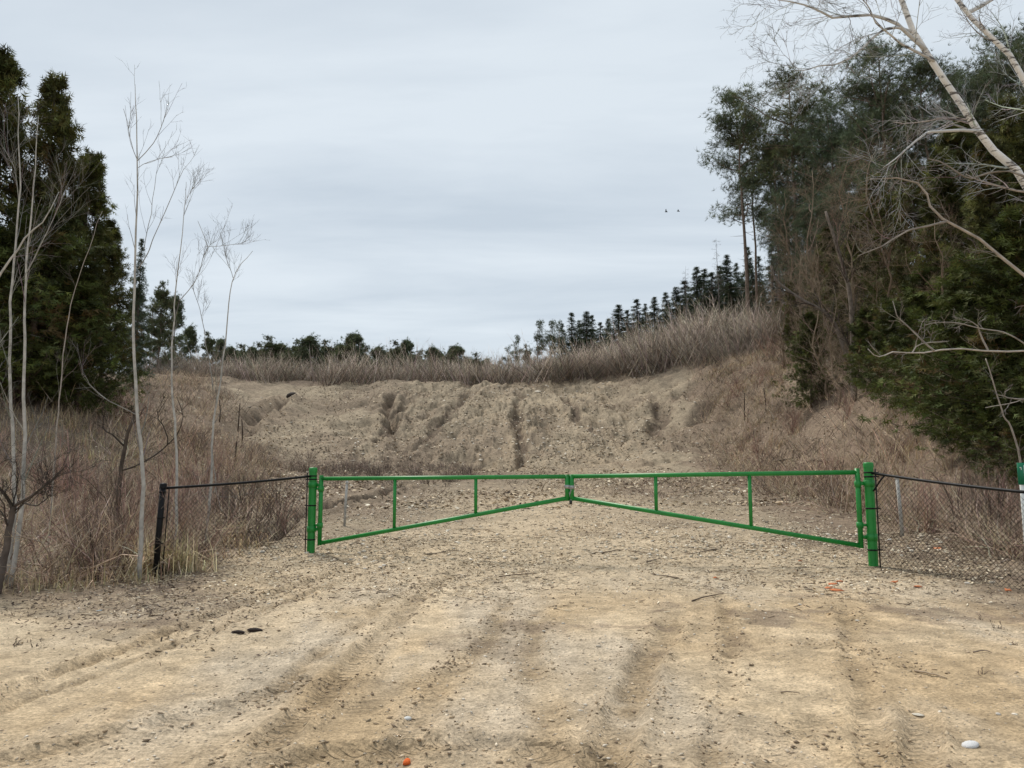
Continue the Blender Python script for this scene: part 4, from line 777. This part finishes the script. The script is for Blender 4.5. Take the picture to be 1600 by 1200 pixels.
def shrub_field(n, xr, yr, test, smin, smax, label, group, seed, kinds=range(6)):
    r = np.random.default_rng(seed); c = 0; tries = 0
    while c < n and tries < n*60:
        tries += 1; x = r.uniform(*xr); y = r.uniform(*yr)
        if not test(x, y) : continue
        z = h1(x, y)
        if not in_view(x, y, z): continue
        k = kinds[r.integers(0, len(kinds))]; o = obj('bare_shrub', SHR[k], M_twig, None, (x, y, z)); s = r.uniform(smin, smax); o.scale = (s*r.uniform(.9, 1.3), s*r.uniform(.9, 1.3), s); o.rotation_euler = (r.normal(0, .08), r.normal(0, .08), r.uniform(0, 6.28))
        tag(o, SHRUB_LOOK[k]+' bare shrub '+label, 'shrub', SHRUB_LOOK[k]+' shrubs '+group); c += 1
kinds = list(range(6))
fl = lambda x, y: x < -4.75-(13-y)*-.46*0 and x < np.interp(y, [8.5, 10.3, 13, 16, 20, 26], [-6.2, -5.0, -3.9, -4.6, -5.6, -7.5]) and y > np.interp(-x, [4, 5, 6, 7, 9], [10.4, 10.3, 9.6, 9.2, 8.6])
shrub_field(105, (-15, -3.9), (8.8, 17), fl, .55, 1.05, 'in the thicket behind the short fence', 'in the thicket', 5, kinds)
shrub_field(60, (-22, -4.2), (17, 32), lambda x, y: x < np.interp(y, [17, 24, 32], [-5.2, -7.5, -11]), .5, .95, 'on the grassy rise below the cedars', 'on the grassy rise', 6, kinds)
fr = lambda x, y: x > np.interp(y, [7, 9, 11, 14, 20, 30, 40, 48], [6.4, 6.7, 7.3, 7.8, 8.2, 9.4, 9.4, 10])
fr2 = lambda x, y: x > np.interp(y, [17, 20, 30, 40, 48], [7.6, 7.6, 8.8, 10.5, 12.5])
shrub_field(60, (5.5, 13), (7.6, 17), fr, .45, .95, 'on the bank behind the sagging fence', 'behind the sagging fence', 8, kinds)
shrub_field(150, (6, 26), (17, 50), fr2, .5, 1.15, 'on the tall bank below the pines', 'on the tall bank', 9, kinds)

# ------------------------------------------------------------------ uncounted brush, grass and litter
def brush_field(name, label, n, sampler, protos, smin, smax, seed, m=M_twig):
    r = np.random.default_rng(seed); mb = MB(); X, Y_ = sampler(r, n); Z = h(X, Y_); k = r.integers(0, len(protos), len(X))
    for q, (pv, pq, pt, pc) in enumerate(protos):
        s = k == q; cnt = s.sum()
        if not cnt: continue
        th = r.uniform(0, 6.28, cnt); F = np.zeros((cnt, 3, 3)); F[:, 0, 0] = np.cos(th); F[:, 0, 1] = np.sin(th); F[:, 1, 0] = -np.sin(th); F[:, 1, 1] = np.cos(th); F[:, 2, 2] = 1
        S = r.uniform(smin, smax, cnt)*(.6+.75*vnoise(X[s]/2.6, Y_[s]/2.6, 151)); V = np.einsum('nkj,nji->nki', pv[None]*S[:, None, None], F)+np.stack([X[s], Y_[s], Z[s]], 1)[:, None]
        f = (pq[None]+np.arange(cnt)[:, None, None]*len(pv)).reshape(-1, 4); tint = r.normal(1, .25, (cnt, 1, 1)).clip(.5, 1.6); f3 = (pt[None]+np.arange(cnt)[:, None, None]*len(pv)).reshape(-1, 3)
        mb.add(V.reshape(-1, 3), f, f3, (pc[None]*tint).reshape(-1, 3))
    o = obj(name, mb.mesh(name), m); tag(o, label, 'brush', None, 'stuff'); return o
def proto_np(mb): return np.vstack(mb.V), np.vstack(mb.Q), np.vstack(mb.T), np.vstack(mb.C)
def gen_brush(seed, c, H=1.9, stems=13, sp=.35, r0=.013):
    r = np.random.default_rng(seed); tw = MB(); th = r.uniform(0, 6.28, stems); S = np.stack([r.normal(0, .45, stems), r.normal(0, .45, stems), np.full(stems, -.1)], 1)
    d = unit(np.stack([np.cos(th)*sp, np.sin(th)*sp, np.ones(stems)], 1)*np.array([1, 1, 1])); ln = (H*r.uniform(.4, 1.1, stems))[:, None]
    P = np.stack([S, S+d*ln*.5, S+d*ln*.5+unit(d+r.normal(0, .18, d.shape))*ln*.5], 1); R = np.array([[1, .7, .3]])*(r0*r.uniform(.6, 1.3, stems))[:, None]; tw.tubes(P, R, 3, col_var(stems, c, .25, seed))
    B, RB = spawn(P, R, 3, H*.4, .6, .3, 2, .2, .95, .1, .6, .4, seed+1, .005); tw.tubes(B, RB, 3, col_var(len(B), c, .25, seed+1)); return tw
BR = [proto_np(gen_brush(500+i, c, 1.9, 13, sp)) for i, (c, sp) in enumerate([((.31, .262, .21), .6), ((.18, .147, .115), .9), ((.45, .39, .31), .55), ((.235, .192, .15), 1.2)])]
def s_plateau(r, n):
    y = 57.5+r.uniform(0, 1, n)**1.7*22; x = r.uniform(-.50, .28, n)*y; keep = (fbm(x/4, y/4, 3, 91) > -.35) & (y > 58.2+fbm(x/3, 0*y, 2, 93)*2); return x[keep], y[keep]
brush_field('brush', 'belt of bare grey brown saplings along the top of the bank', 1450, s_plateau, BR, .8, 1.85, 15)
def s_mound(r, n):
    y = r.uniform(50, 66, n); x = r.uniform(4, 19.5, n); keep = x > np.interp(y, [48, 52, 57, 60, 66], [14.5, 12, 8, 5, 3.5])+fbm(x/3, y/3, 2, 95)*2; return x[keep], y[keep]
brush_field('brush', 'dense tall bare brush covering the mound below the spruces', 1050, s_mound, BR, .85, 2.0, 16)
def s_band(r, n):
    x = r.uniform(-14, -1.5, n); y = r.normal(30, 3, n)+x*-.15; keep = fbm(x/2, y/2, 2, 97) > -.3; return x[keep], y[keep]
BRs = [proto_np(gen_shrub(520+i, c, .7, 14, .8, 3, .007, 0, .15)) for i, c in enumerate([(.21, .165, .135), (.25, .20, .16)])]
brush_field('brush', 'low dark weeds and twigs along the foot of the bank', 300, s_band, BRs, .5, 1.15, 17)
def s_bank(r, n):
    y = r.uniform(19, 56, n); x = np.interp(y, [19, 30, 40, 50, 56], [7.6, 8.6, 10.2, 12.5, 13])+np.abs(r.normal(0, 4.5, n)); return x, y
BRm = [proto_np(gen_brush(540+i, c, 1.1, 11, sp, .008)) for i, (c, sp) in enumerate([((.34, .26, .19), .7), ((.15, .112, .085), 1.0), ((.47, .375, .26), .6)])]
brush_field('brush', 'tangled tan stalks and twigs covering the tall bank', 650, s_bank, BRm, .5, 1.2, 18)
def s_rise(r, n):
    y = r.uniform(20, 58, n); x = -np.interp(y, [20, 30, 40, 50, 58], [6.5, 9.5, 14.5, 19.5, 23])-np.abs(r.normal(0, 5, n)); k = x > -.62*y; return x[k], y[k]
brush_field('brush', 'tangled tan stalks and twigs climbing the grassy rise to the crest', 650, s_rise, BRm, .5, 1.2, 19)
def s_slope(r, n):
    y = r.uniform(20, 57, n); x = r.uniform(-14, 10, n); k = fbm(x/2.2, y/3, 3, 131) > .06; return x[k], y[k]
BRw = [proto_np(gen_brush(560+i, c, .32, 12, 1.0, .008)) for i, c in enumerate([(.20, .155, .115), (.27, .21, .155)])]
brush_field('brush', 'low dead weeds dotted over the eroded bank', 1500, s_slope, BRw, .6, 1.6, 20)
def grass_field(name, label, X, Y_, hmin, hmax, c, seed, w=.0034, lean=.6, per=14, rad=.14):
    r = np.random.default_rng(seed); n = len(X)*per; bx = np.repeat(X, per)+r.normal(0, rad, n); by = np.repeat(Y_, per)+r.normal(0, rad, n); bz = h(bx, by)-.02
    hh = r.uniform(hmin, hmax, n); th = r.uniform(0, 6.28, n); ln = np.abs(r.normal(0, lean, n)); d = np.stack([np.cos(th), np.sin(th)], 1)
    w_ = w*(1+by/14)
    B = np.stack([bx, by, bz], 1); side = np.stack([-d[:, 1], d[:, 0], 0*th], 1)*w_[:, None]
    ct, st = np.cos(ln), np.sin(ln); mid = B+np.concatenate([d*(st*hh*.5*.6)[:, None], (ct*.25+.75)[:, None]*hh[:, None]*.5], 1)
    tip = mid+np.concatenate([d*(st*hh*.75)[:, None], (hh*.5*np.cos(ln*1.7))[:, None]], 1)
    V = np.stack([B-side, B+side, mid+side*.7, mid-side*.7, tip], 1).reshape(-1, 3); i = np.arange(n)*5
    mb = MB(); mb.add(V, np.stack([i, i+1, i+2, i+3], 1), np.stack([i+3, i+2, i+4], 1), np.repeat(col_var(n, c, .25, seed+1), 5, 0))
    o = obj(name, mb.mesh(name), M_straw); tag(o, label, 'grass', None, 'stuff'); return o
r = np.random.default_rng(77)
def pick(n, xr, yr, test, seed):
    r = np.random.default_rng(seed); x = r.uniform(*xr, n); y = r.uniform(*yr, n); k = test(x, y); return x[k], y[k]
X, Y_ = pick(1500, (-22, -4.5), (9.5, 30), lambda x, y: (x < np.interp(y, [9, 13, 20, 30], [-5.2, -4.2, -6, -11])) & (fbm(x/2.5, y/2.5, 3, 101) > -.1) & (x > -.85*y), 1)
grass_field('dry_grass', 'matted straw coloured dry grass on the rise below the cedars', X, Y_, .2, .6, (.46, .36, .225), 21, lean=1.0, per=13)
X, Y_ = pick(2600, (6, 22), (8, 50), lambda x, y: (x > np.interp(y, [8, 11, 14, 20, 30, 40, 50], [6.2, 7.0, 8, 8.6, 9.4, 10.8, 13])) & (x < .75*y) & (fbm(x/3, y/3, 3, 103) > -.05+.25*sstep(26, 14, y)), 2)
grass_field('dry_grass', 'matted straw coloured dry grass on the tall bank below the trees', X, Y_, .2, .55, (.42, .33, .215), 23, lean=1.0, per=13)
X, Y_ = pick(190, (-9, -4.6), (8.4, 11), lambda x, y: (np.abs(y-np.interp(-x, [4, 5, 6, 7, 9], [10.6, 10.2, 9.6, 9.2, 8.6])) < .5), 3)
grass_field('dry_grass', 'low dry grass fringe where the thicket meets the sand', X, Y_, .10, .35, (.44, .35, .22), 25, lean=.9, per=8)
# straw clump by the sapling foot
gc = ground(300, 893); X = gc[0]+r.normal(-.05, .26, 60); Y_ = gc[1]-.05+r.normal(0, .09, 60)
o = grass_field('straw_clump', 'pale straw clump splayed on the sand beside the tallest sapling', X-.28, Y_, .25, .80, (.66, .55, .36), 27, .0042, 1.1, 8, .05); o['category'] = 'grass clump'; del o['kind']

STN_V = np.array([(1, 0, 0), (-1, 0, 0), (0, 1, 0), (0, -1, 0), (0, 0, 1), (0, 0, -1)], float); STN_T = np.array([(0, 2, 4), (2, 1, 4), (1, 3, 4), (3, 0, 4), (2, 0, 5), (1, 2, 5), (3, 1, 5), (0, 3, 5)])
def view_pts(n, seed, ymin, ymax, dens=None, pw=1.0, half=.75):
    r = np.random.default_rng(seed); y = ymin+(ymax-ymin)*r.uniform(0, 1, n)**pw; x = r.uniform(-half, half, n)*y*1.0
    if dens is not None: k = r.uniform(0, 1, n) < dens(x, y); x, y = x[k], y[k]
    return x, y
def flat_frames(n, r, tilt=.35):
    th = r.uniform(0, 6.28, n); D = np.stack([np.cos(th), np.sin(th), r.normal(0, tilt*.5, n)], 1); return rotframes(D, r.normal(0, tilt, n))
def gravel(name, label, X, Y_, smin, smax, cs, seed, dist=True):
    r = np.random.default_rng(seed); n = len(X); s = smin+(smax-smin)*r.uniform(0, 1, n)**3.0
    S = np.stack([s*r.uniform(.8, 1.5, n), s*r.uniform(.7, 1.1, n), s*r.uniform(.4, .8, n)], 1); Z = h(X, Y_)+s*.25
    c = np.array(cs)[r.integers(0, len(cs), n)]*r.normal(1, .18, (n, 1)).clip(.5, 1.6); mb = MB(); tv = STN_V+np.random.default_rng(3).normal(0, .12, STN_V.shape)
    scatter(mb, tv, STN_T, np.stack([X, Y_, Z], 1), flat_frames(n, r, .5), S, c); o = obj(name, mb.mesh(name, False), M_stone); tag(o, label, 'gravel', None, 'stuff'); return o
GC = [(.58, .49, .37), (.48, .40, .30), (.64, .57, .47), (.40, .31, .22), (.50, .40, .28)]
dn = lambda x, y: np.clip(.12+.9*np.clip(fbm(x/.9, y/2.8, 4, 89, .6)*1.6+.1, 0, 1)+.35*sstep(7, 10, y), 0, 1)*(1-.6*sstep(-.2, 1.2, x-5.5))
X, Y_ = view_pts(32000, 31, 3.4, 13, dn, .8); gravel('gravel', 'fine gravel strewn over the sandy forecourt', X, Y_, .003, .015, GC, 32)
X, Y_ = view_pts(15000, 33, 12, 40, lambda x, y: .25+.6*sstep(-.1, .5, fbm(x/2, y/3, 3, 107))*(np.abs(x) < 14), 1.2, .6); gravel('gravel', 'pale gravel scattered on the ground behind the gate', X, Y_, .012, .055, GC[:3]+[(.50, .43, .32)], 34)
X, Y_ = view_pts(9000, 35, 36, 57, lambda x, y: .15+.85*sstep(9, 2, np.abs(x-1.5))*np.clip(.6+fbm(x/2, y/3, 3, 109), 0, 1), 1., .5); gravel('gravel', 'stones and chips scattered over the eroded bank', X, Y_, .03, .12, GC[:3]+[(.50, .43, .32)], 36)
r = np.random.default_rng(39); X, Y_ = [], []
for P, w, d, t in TRK:
    k = r.integers(0, len(P)-1, int(len(P)*12)); tn = unit(P[k+1]-P[k]); lat = w*1.35*r.choice([-1, 1], len(k))*r.normal(1, .22, len(k)); X.append(P[k, 0]+tn[:, 1]*lat+r.normal(0, .05, len(k))); Y_.append(P[k, 1]-tn[:, 0]*lat+r.normal(0, .05, len(k)))
X, Y_ = np.concatenate(X), np.concatenate(Y_); k = (Y_ > 3.2) & (Y_ < 15) & (fbm(X, Y_, 3, 141) > -.15); gravel('clods', 'crumbled earth clods along the tyre ruts', X[k], Y_[k], .004, .019, [(.36, .265, .17), (.25, .185, .125), (.46, .36, .24)], 40)
BX_V = np.array([[x, y, z] for x in (-.5, .5) for y, z in ((-.5, -.5), (.5, -.5), (0, .5))]); BX_Q = np.array([(0, 1, 4, 3), (1, 2, 5, 4), (2, 0, 3, 5)])
def chips(name, label, X, Y_, lmin, lmax, wr, cs, seed, cat='litter', tilt=.3, lift=.25):
    r = np.random.default_rng(seed); n = len(X); s = lmin+(lmax-lmin)*r.uniform(0, 1, n)**2.2; S = np.stack([s, s*wr*r.uniform(.5, 1.3, n), s*wr*.45*r.uniform(.5, 1.2, n)], 1)
    Z = h(X, Y_)+S[:, 2]*.5+S[:, 0]*.02; c = np.array(cs)[r.integers(0, len(cs), n)]*r.normal(1, .2, (n, 1)).clip(.5, 1.6); mb = MB(); tv = BX_V.copy(); tv[3:, 1:] *= .45
    scatter(mb, tv, BX_Q, np.stack([X, Y_, Z], 1), flat_frames(n, r, tilt), S, c, True); o = obj(name, mb.mesh(name), M_litter); tag(o, label, cat, None, 'stuff'); return o
WC = [(.62, .51, .35), (.50, .39, .255), (.72, .62, .46), (.34, .25, .165), (.13, .095, .07), (.17, .125, .09), (.58, .49, .36)]
X, Y_ = view_pts(52000, 41, 7.0, 15, lambda x, y: sstep(7.6, 10.5, y+fbm(x, y, 2, 111))*.8*np.clip(.65+fbm(x/1.2, y/1.2, 3, 113)*1.2, .1, 1), .8, .62); chips('wood_chips', 'shredded wood chips and straw strewn around the gate', X, Y_, .014, .11, .20, WC, 42)
X, Y_ = view_pts(34000, 43, 14, 42, lambda x, y: .7*np.clip(.6+fbm(x/2, y/2, 3, 117)*1.2, .05, 1)*(x > -12)*(x < 14), 1.2, .6); chips('wood_chips', 'shredded wood and straw strewn behind the gate up to the bank', X, Y_, .03, .18, .20, WC, 44)
DC = [(.13, .098, .076), (.17, .13, .10), (.10, .078, .066), (.24, .185, .14), (.36, .28, .20), (.42, .33, .22)]
def ledge(x, y):
    l = sstep(.2, -1.0, (x+4.7-(13-y)*.46))*sstep(6.6, 9.0, y+.25*(x+6)); rr = sstep(-.6, 1.6, x-4.9-np.clip(11-y, -3, 4)*.1)*sstep(5, 8.2, y); return np.clip(np.maximum(l, rr)*np.clip(.75+fbm(x/.8, y/.8, 3, 119), 0, 1), 0, 1)
X, Y_ = view_pts(60000, 45, 6.0, 15, lambda x, y: ledge(x, y)*.85, .8, .78); chips('leaf_litter', 'dark leaf litter and broken twigs under the fences', X, Y_, .010, .075, .26, DC, 46, tilt=.6)
X, Y_ = view_pts(14000, 47, 5.5, 15, lambda x, y: .9*sstep(.25, .6, fbm(x/1.1, y/1.1, 4, 121)), .8, .66); chips('leaf_litter', 'dark weed debris lying in patches on the sand', X, Y_, .008, .045, .22, DC[:5], 48, tilt=.7)

X, Y_ = view_pts(26000, 49, 13, 48, lambda x, y: sstep(0, 2, x-np.interp(y, [10, 18, 35, 45, 60], [6.8, 7.0, 8.4, 10, 12]))*(x < 24)*.9, 1., .72); chips('leaf_litter', 'brown leaf litter and dead stalks covering the tall bank', X, Y_, .04, .30, .12, DC, 50, tilt=.9)
X, Y_ = view_pts(16000, 51, 12, 34, lambda x, y: (x < np.interp(y, [12, 20, 34], [-4.5, -4.8, -6]))*.8, 1., .72); chips('leaf_litter', 'brown leaf litter and dead stalks covering the grassy rise', X, Y_, .03, .25, .12, DC, 52, tilt=.9)
LF_V = np.array([(-.5, 0, 0), (0, -.3, .10), (.5, 0, .03), (0, .32, .08)]); LF_T = np.array([(0, 1, 2), (0, 2, 3)])
def leaves(name, label, X, Y_, smin, smax, cs, seed, tilt=.45):
    r = np.random.default_rng(seed); n = len(X); s_ = smin+(smax-smin)*r.uniform(0, 1, n)**1.6; c = np.array(cs)[r.integers(0, len(cs), n)]*r.normal(1, .2, (n, 1)).clip(.5, 1.5); mb = MB()
    scatter(mb, LF_V, LF_T, np.stack([X, Y_, h(X, Y_)+s_*.12], 1), flat_frames(n, r, tilt), np.stack([s_, s_*r.uniform(.5, 1.1, n), s_], 1), c); o = obj(name, mb.mesh(name), M_litter); tag(o, label, 'litter', None, 'stuff'); return o
LC = [(.66, .56, .41), (.58, .47, .32), (.74, .66, .52), (.40, .30, .20), (.16, .12, .09), (.24, .18, .125), (.12, .09, .07), (.50, .40, .27)]
X, Y_ = view_pts(62000, 53, 7.6, 22, lambda x, y: sstep(8.0, 10.5, y+fbm(x, y, 2, 111)*1.2)*np.clip(.62+fbm(x/1.5, y/1.5, 4, 143)*1.3, .08, 1), .9, .64); leaves('leaf_litter', 'pale flat chips and brown leaves strewn on both sides of the gate', X, Y_, .018, .062, LC, 54)
X, Y_ = view_pts(46000, 55, 20, 58, lambda x, y: np.clip(.6+fbm(x/2.5, y/3, 4, 145)*1.3, .05, 1)*(x > -16)*(x < 15), 1.1, .42); leaves('leaf_litter', 'pale chips and brown debris strewn up the eroded bank', X, Y_, .05, .19, LC, 56)
X, Y_ = view_pts(16000, 57, 5.5, 15, lambda x, y: ledge(x, y)*.9, .8, .78); leaves('leaf_litter', 'brown fallen leaves gathered under the fences', X, Y_, .02, .07, LC[3:]+[(.20, .145, .105)], 58, .7)
# ------------------------------------------------------------------ single stones, clods, weeds, sticks, litter
def gen_stone(seed, sub=2):
    import bmesh
    bm = bmesh.new(); bmesh.ops.create_icosphere(bm, subdivisions=sub, radius=1); r = np.random.default_rng(seed); k = r.normal(size=(5, 3)); a = r.uniform(.55, .95, 5)
    for v in bm.verts:
        p = np.array(v.co)
        for q, s in zip(unit(k), a):
            d = p@q
            if d > s: p = p-q*(d-s)*.85
        v.co = p
    V = np.array([v.co[:] for v in bm.verts]); T = np.array([[v.index for v in f.verts] for f in bm.faces]); bm.free(); return V, T
STV = [gen_stone(600+i) for i in range(5)]
def stone(u, v, s, c, label, group=None, k=0, name='stone', cat='stone', flat=.55, m=None):
    g = ground(u, v); V, T = STV[k % 5]; me = mesh_np(name, V, None, T, np.repeat(np.array([c]), len(V), 0), True); o = obj(name, me, m or M_stone, None, (g[0], g[1], h1(g[0], g[1])+s*flat*.45)); o.scale = (s*1.35, s, s*flat); o.rotation_euler = (.1, .1, random.uniform(0, 6.28)); tag(o, label, cat, group); return o
stone(1516, 1166, .040, (.68, .67, .66), 'white stone lying alone on smooth sand, largest of the pale stones', None, 0, flat=.45)
stone(1434, 1114, .030, (.60, .55, .46), 'flat cream stone lying on the tyre marked sand', None, 1, flat=.3)
stone(637, 1121, .022, (.66, .66, .64), 'small white pebble at the edge of the deep tread marks', None, 2)
stone(155, 957, .030, (.55, .60, .62), 'pale bluish scrap of stone among dark weeds on the sand', None, 3, flat=.25)
stone(636, 1197, .024, (.80, .16, .035), 'small bright orange plastic cap lying on the sand', None, 4, 'plastic_cap', 'cap', .8)
for i, (u, v, s) in enumerate([(560, 882, .06), (585, 876, .07), (600, 884, .05), (548, 876, .05), (610, 872, .05), (570, 890, .04), (630, 880, .045), (700, 868, .04), (594, 890, .05), (540, 884, .04), (470, 815, .08), (448, 826, .07), (410, 864, .08), (1000, 906, .03), (830, 998, .022), (850, 988, .025), (935, 1012, .03), (1300, 880, .04), (1410, 830, .08), (1440, 840, .07), (1390, 846, .06), (1470, 850, .06), (1285, 930, .035), (1250, 945, .03), (1420, 858, .05), (1550, 912, .05), (1512, 914, .05), (1340, 972, .03), (1375, 1110, .02), (1560, 1120, .025), (880, 975, .025), (1130, 1010, .02), (350, 910, .04), (420, 945, .03)]):
    stone(u, v, s*.62, ((.54, .49, .41), (.46, .40, .32), (.60, .55, .48))[i % 3], 'pale loose stone lying on the sandy ground around the gate', 'pale loose stones around the gate', i)
stone(458, 621, .42, (.035, .026, .02), 'near black lump painting in a shaded hole on the broken lip of the eroded bank', None, 2, 'shade_lump', 'shade lump', .6)  # near-black colour stands in for the shade inside a hole in the bank
stone(840, 611, .26, (.62, .55, .45), 'pale block of wood lying at the top of the eroded bank', None, 1, 'wood_block', 'wood', .4)
for u, v, s, lab in [(372, 993, .045, 'slim dark brown clod lying beside the fatter one on bare sand'), (397, 989, .055, 'fatter dark brown clod lying beside the slim one on bare sand')]:
    o = stone(u, v, s, (.030, .020, .016), lab, 'dark clods on the sand', 1 if s < .05 else 3, 'clod', 'clod', .4); o.rotation_euler = (0, 0, .25 if s > .05 else -.1); o.scale = (s*1.5, s*.6, s*.45)
for i, (u, v, s) in enumerate([(1302, 915, .05), (1308, 925, .06), (1296, 921, .045), (1312, 911, .04), (1398, 912, .04), (1434, 918, .05), (1465, 858, .06), (1250, 878, .03), (1575, 925, .04), (1118, 903, .03)]):
    g = ground(u, v); mb = MB(); rr_ = np.random.default_rng(700+i); q = np.linspace(0, 6.28, 8)[:-1]; rad = s*rr_.uniform(.6, 1.1, 7); top = np.stack([rad*np.cos(q)*1.4, rad*np.sin(q)*.8, .012+rr_.normal(0, .008, 7)], 1); bot = top-np.array([0, 0, .006])
    V = np.vstack([top, bot, [[0, 0, .022]], [[0, 0, .014]]]); T = [(j, (j+1) % 7, 14) for j in range(7)]+[((j+1) % 7+7, j+7, 15) for j in range(7)]; Q = [(j, j+7, (j+1) % 7+7, (j+1) % 7) for j in range(7)]
    mb.add(V, np.array(Q), np.array(T), (.56, .20, .09)); o = obj('orange_shard', mb.mesh('orange_shard'), M_litter, None, (g[0], g[1], h1(g[0], g[1]))); tag(o, 'orange shard lying in the litter near the green post by the sagging fence', 'shard', 'orange shards near the gate post')
WEED = [gen_shrub(800+i, c, .16, 16, 1.2, 5, .0028, 2, .25).mesh('weed') for i, c in enumerate([(.10, .072, .058), (.12, .085, .075), (.085, .066, .055)])]
for i, (u, v, s) in enumerate([(432, 888, 1.2), (440, 895, 1.0), (424, 900, .8), (220, 915, 1.0), (245, 918, .7), (282, 908, .7), (640, 855, 1.2), (655, 848, 1.0), (630, 862, .9), (700, 842, .9), (760, 812, 1.2), (690, 860, .7), (845, 842, .8), (960, 840, .6), (1165, 908, .9), (1180, 915, 1.0), (1155, 918, .8), (1270, 872, .8), (1315, 875, .9), (1440, 922, 1.0), (1455, 930, .9), (1420, 930, .8), (1530, 1055, .9), (1560, 985, 1.0), (1590, 1010, 1.0), (1540, 970, 1.0), (75, 940, 1.1), (40, 965, 1.2), (15, 1010, 1.3), (60, 1012, .9), (225, 950, 1.2), (240, 958, 1.0), (130, 942, .9), (560, 835, 1.2), (590, 822, 1.2), (545, 842, 1.0), (575, 830, 1.1), (610, 815, 1.0), (1210, 820, 1.0), (1240, 795, 1.4), (1290, 770, 1.5), (1130, 795, 1.2), (1000, 790, 1.0), (940, 800, .9)]):
    g = ground(u, v); o = obj('dead_weed', WEED[i % 3], M_twig, None, (g[0], g[1], h1(g[0], g[1]))); o.scale = (s, s, s); o.rotation_euler = (0, 0, i*1.3); tag(o, 'low dark dead weed sprouting from the sandy ground near the gate', 'weed', 'dead weeds around the gate')
def stick(u0, v0, u1, v1, r0, c, label, group=None, lift=.01, name='fallen_stick'):
    a, b_ = ground(u0, v0), ground(u1, v1); K = 7; t = np.linspace(0, 1, K)[:, None]; P = a+(b_-a)*t; P[:, :2] += np.random.default_rng(int(u0+v0)).normal(0, .02*np.linalg.norm(b_-a)/2, (K, 2)); P[:, 2] = h(P[:, 0], P[:, 1])+r0+lift*np.sin(t[:, 0]*3.1)
    base = P[0].copy(); mb = MB(); mb.tubes(P-base, np.linspace(r0, r0*.45, K), 6, c); o = obj(name, mb.mesh(name, True), M_bark, None, base); tag(o, label, 'stick', group); return o
for i, (a0, a1, b0, b1, r0) in enumerate([(1205, 722, 1240, 716, .05), (1258, 721, 1298, 725, .05), (1180, 712, 1255, 732, .03), (1010, 880, 1040, 874, .010), (1060, 905, 1020, 900, .010), (985, 862, 1030, 868, .010), (1120, 860, 1080, 868, .012), (940, 866, 975, 860, .010), (1430, 1050, 1480, 1066, .008), (1520, 1022, 1550, 1024, .007), (780, 902, 840, 898, .008), (1220, 1084, 1250, 1085, .006), (660, 868, 720, 862, .010), (1080, 940, 1130, 930, .009)]):
    stick(a0, a1, b0, b1, r0, ((.20, .16, .125), (.14, .105, .08), (.28, .22, .16))[i % 3], 'fallen brown stick lying on the ground by the gate' if i > 2 else 'fallen grey branch lying at the foot of the tall bank', 'sticks by the gate' if i > 2 else 'branches at the bank foot')
for i, (u, v0, v1, Y) in enumerate([(372, 622, 668, 32), (378, 655, 690, 28), (366, 690, 730, 22), (343, 625, 660, 33), (1163, 612, 650, 33), (1196, 606, 640, 33), (1168, 640, 655, 31)]):
    b = ground(u, v1); Y = b[1]; z = h1(b[0], Y); H = min(max(at(u, v0, Y)[2]-z, .5), 1.5); mb = MB(); mb.tubes(np.array([[0, 0, -.15], [.02, 0, H*.5], [.05*(-1)**i, 0, H]]), np.array([.035, .032, .028]), 7, (.075, .055, .042)); o = obj('wooden_stake', mb.mesh('wooden_stake', True), M_bark, None, (b[0], Y, z))
    tag(o, 'thin dark old stake standing on the slope beyond the saplings' if u < 800 else 'thin dark old stake standing in dry grass on the tall bank', 'stake', 'old stakes on the slope' if u < 800 else 'old stakes on the tall bank')
# two birds far off
for u, v, up_, lab in [(1041, 331, .35, 'small dark bird with folded wings flying ahead of the other'), (1060, 330, .12, 'small dark bird with wings spread flying behind the other')]:
    p = at(u, v, 180); mb = MB(); t = np.linspace(-1, 1, 9); mb.tubes(np.stack([t*.38, 0*t, .04*np.sin(t*2)], 1), .10*np.sqrt(np.clip(1-t*t, 0, 1))+.012, 8, (.03, .03, .032))
    for s in (-1, 1):
        w_ = np.array([(.16, s*.05, .04), (-.14, s*.05, .04), (-.10, s*.42, .04+up_*.9), (.14, s*.42, .05+up_*.9), (-.16, s*.80, .04+up_*1.1), (.0, s*.80, .05+up_*1.1)]); w2 = w_-np.array([0, 0, .03])
        mb.add(np.vstack([w_, w2]), [(0, 1, 2, 3), (3, 2, 4, 5), (7, 6, 9, 8), (8, 9, 11, 10), (0, 3, 9, 6), (3, 5, 11, 9), (1, 7, 8, 2), (2, 8, 10, 4), (4, 10, 11, 5)], None, (.035, .035, .038))
    o = obj('bird', mb.mesh('bird', True), M_twig, None, p); o.rotation_euler = (0, 0, 2.8); tag(o, lab, 'bird', 'birds in flight')
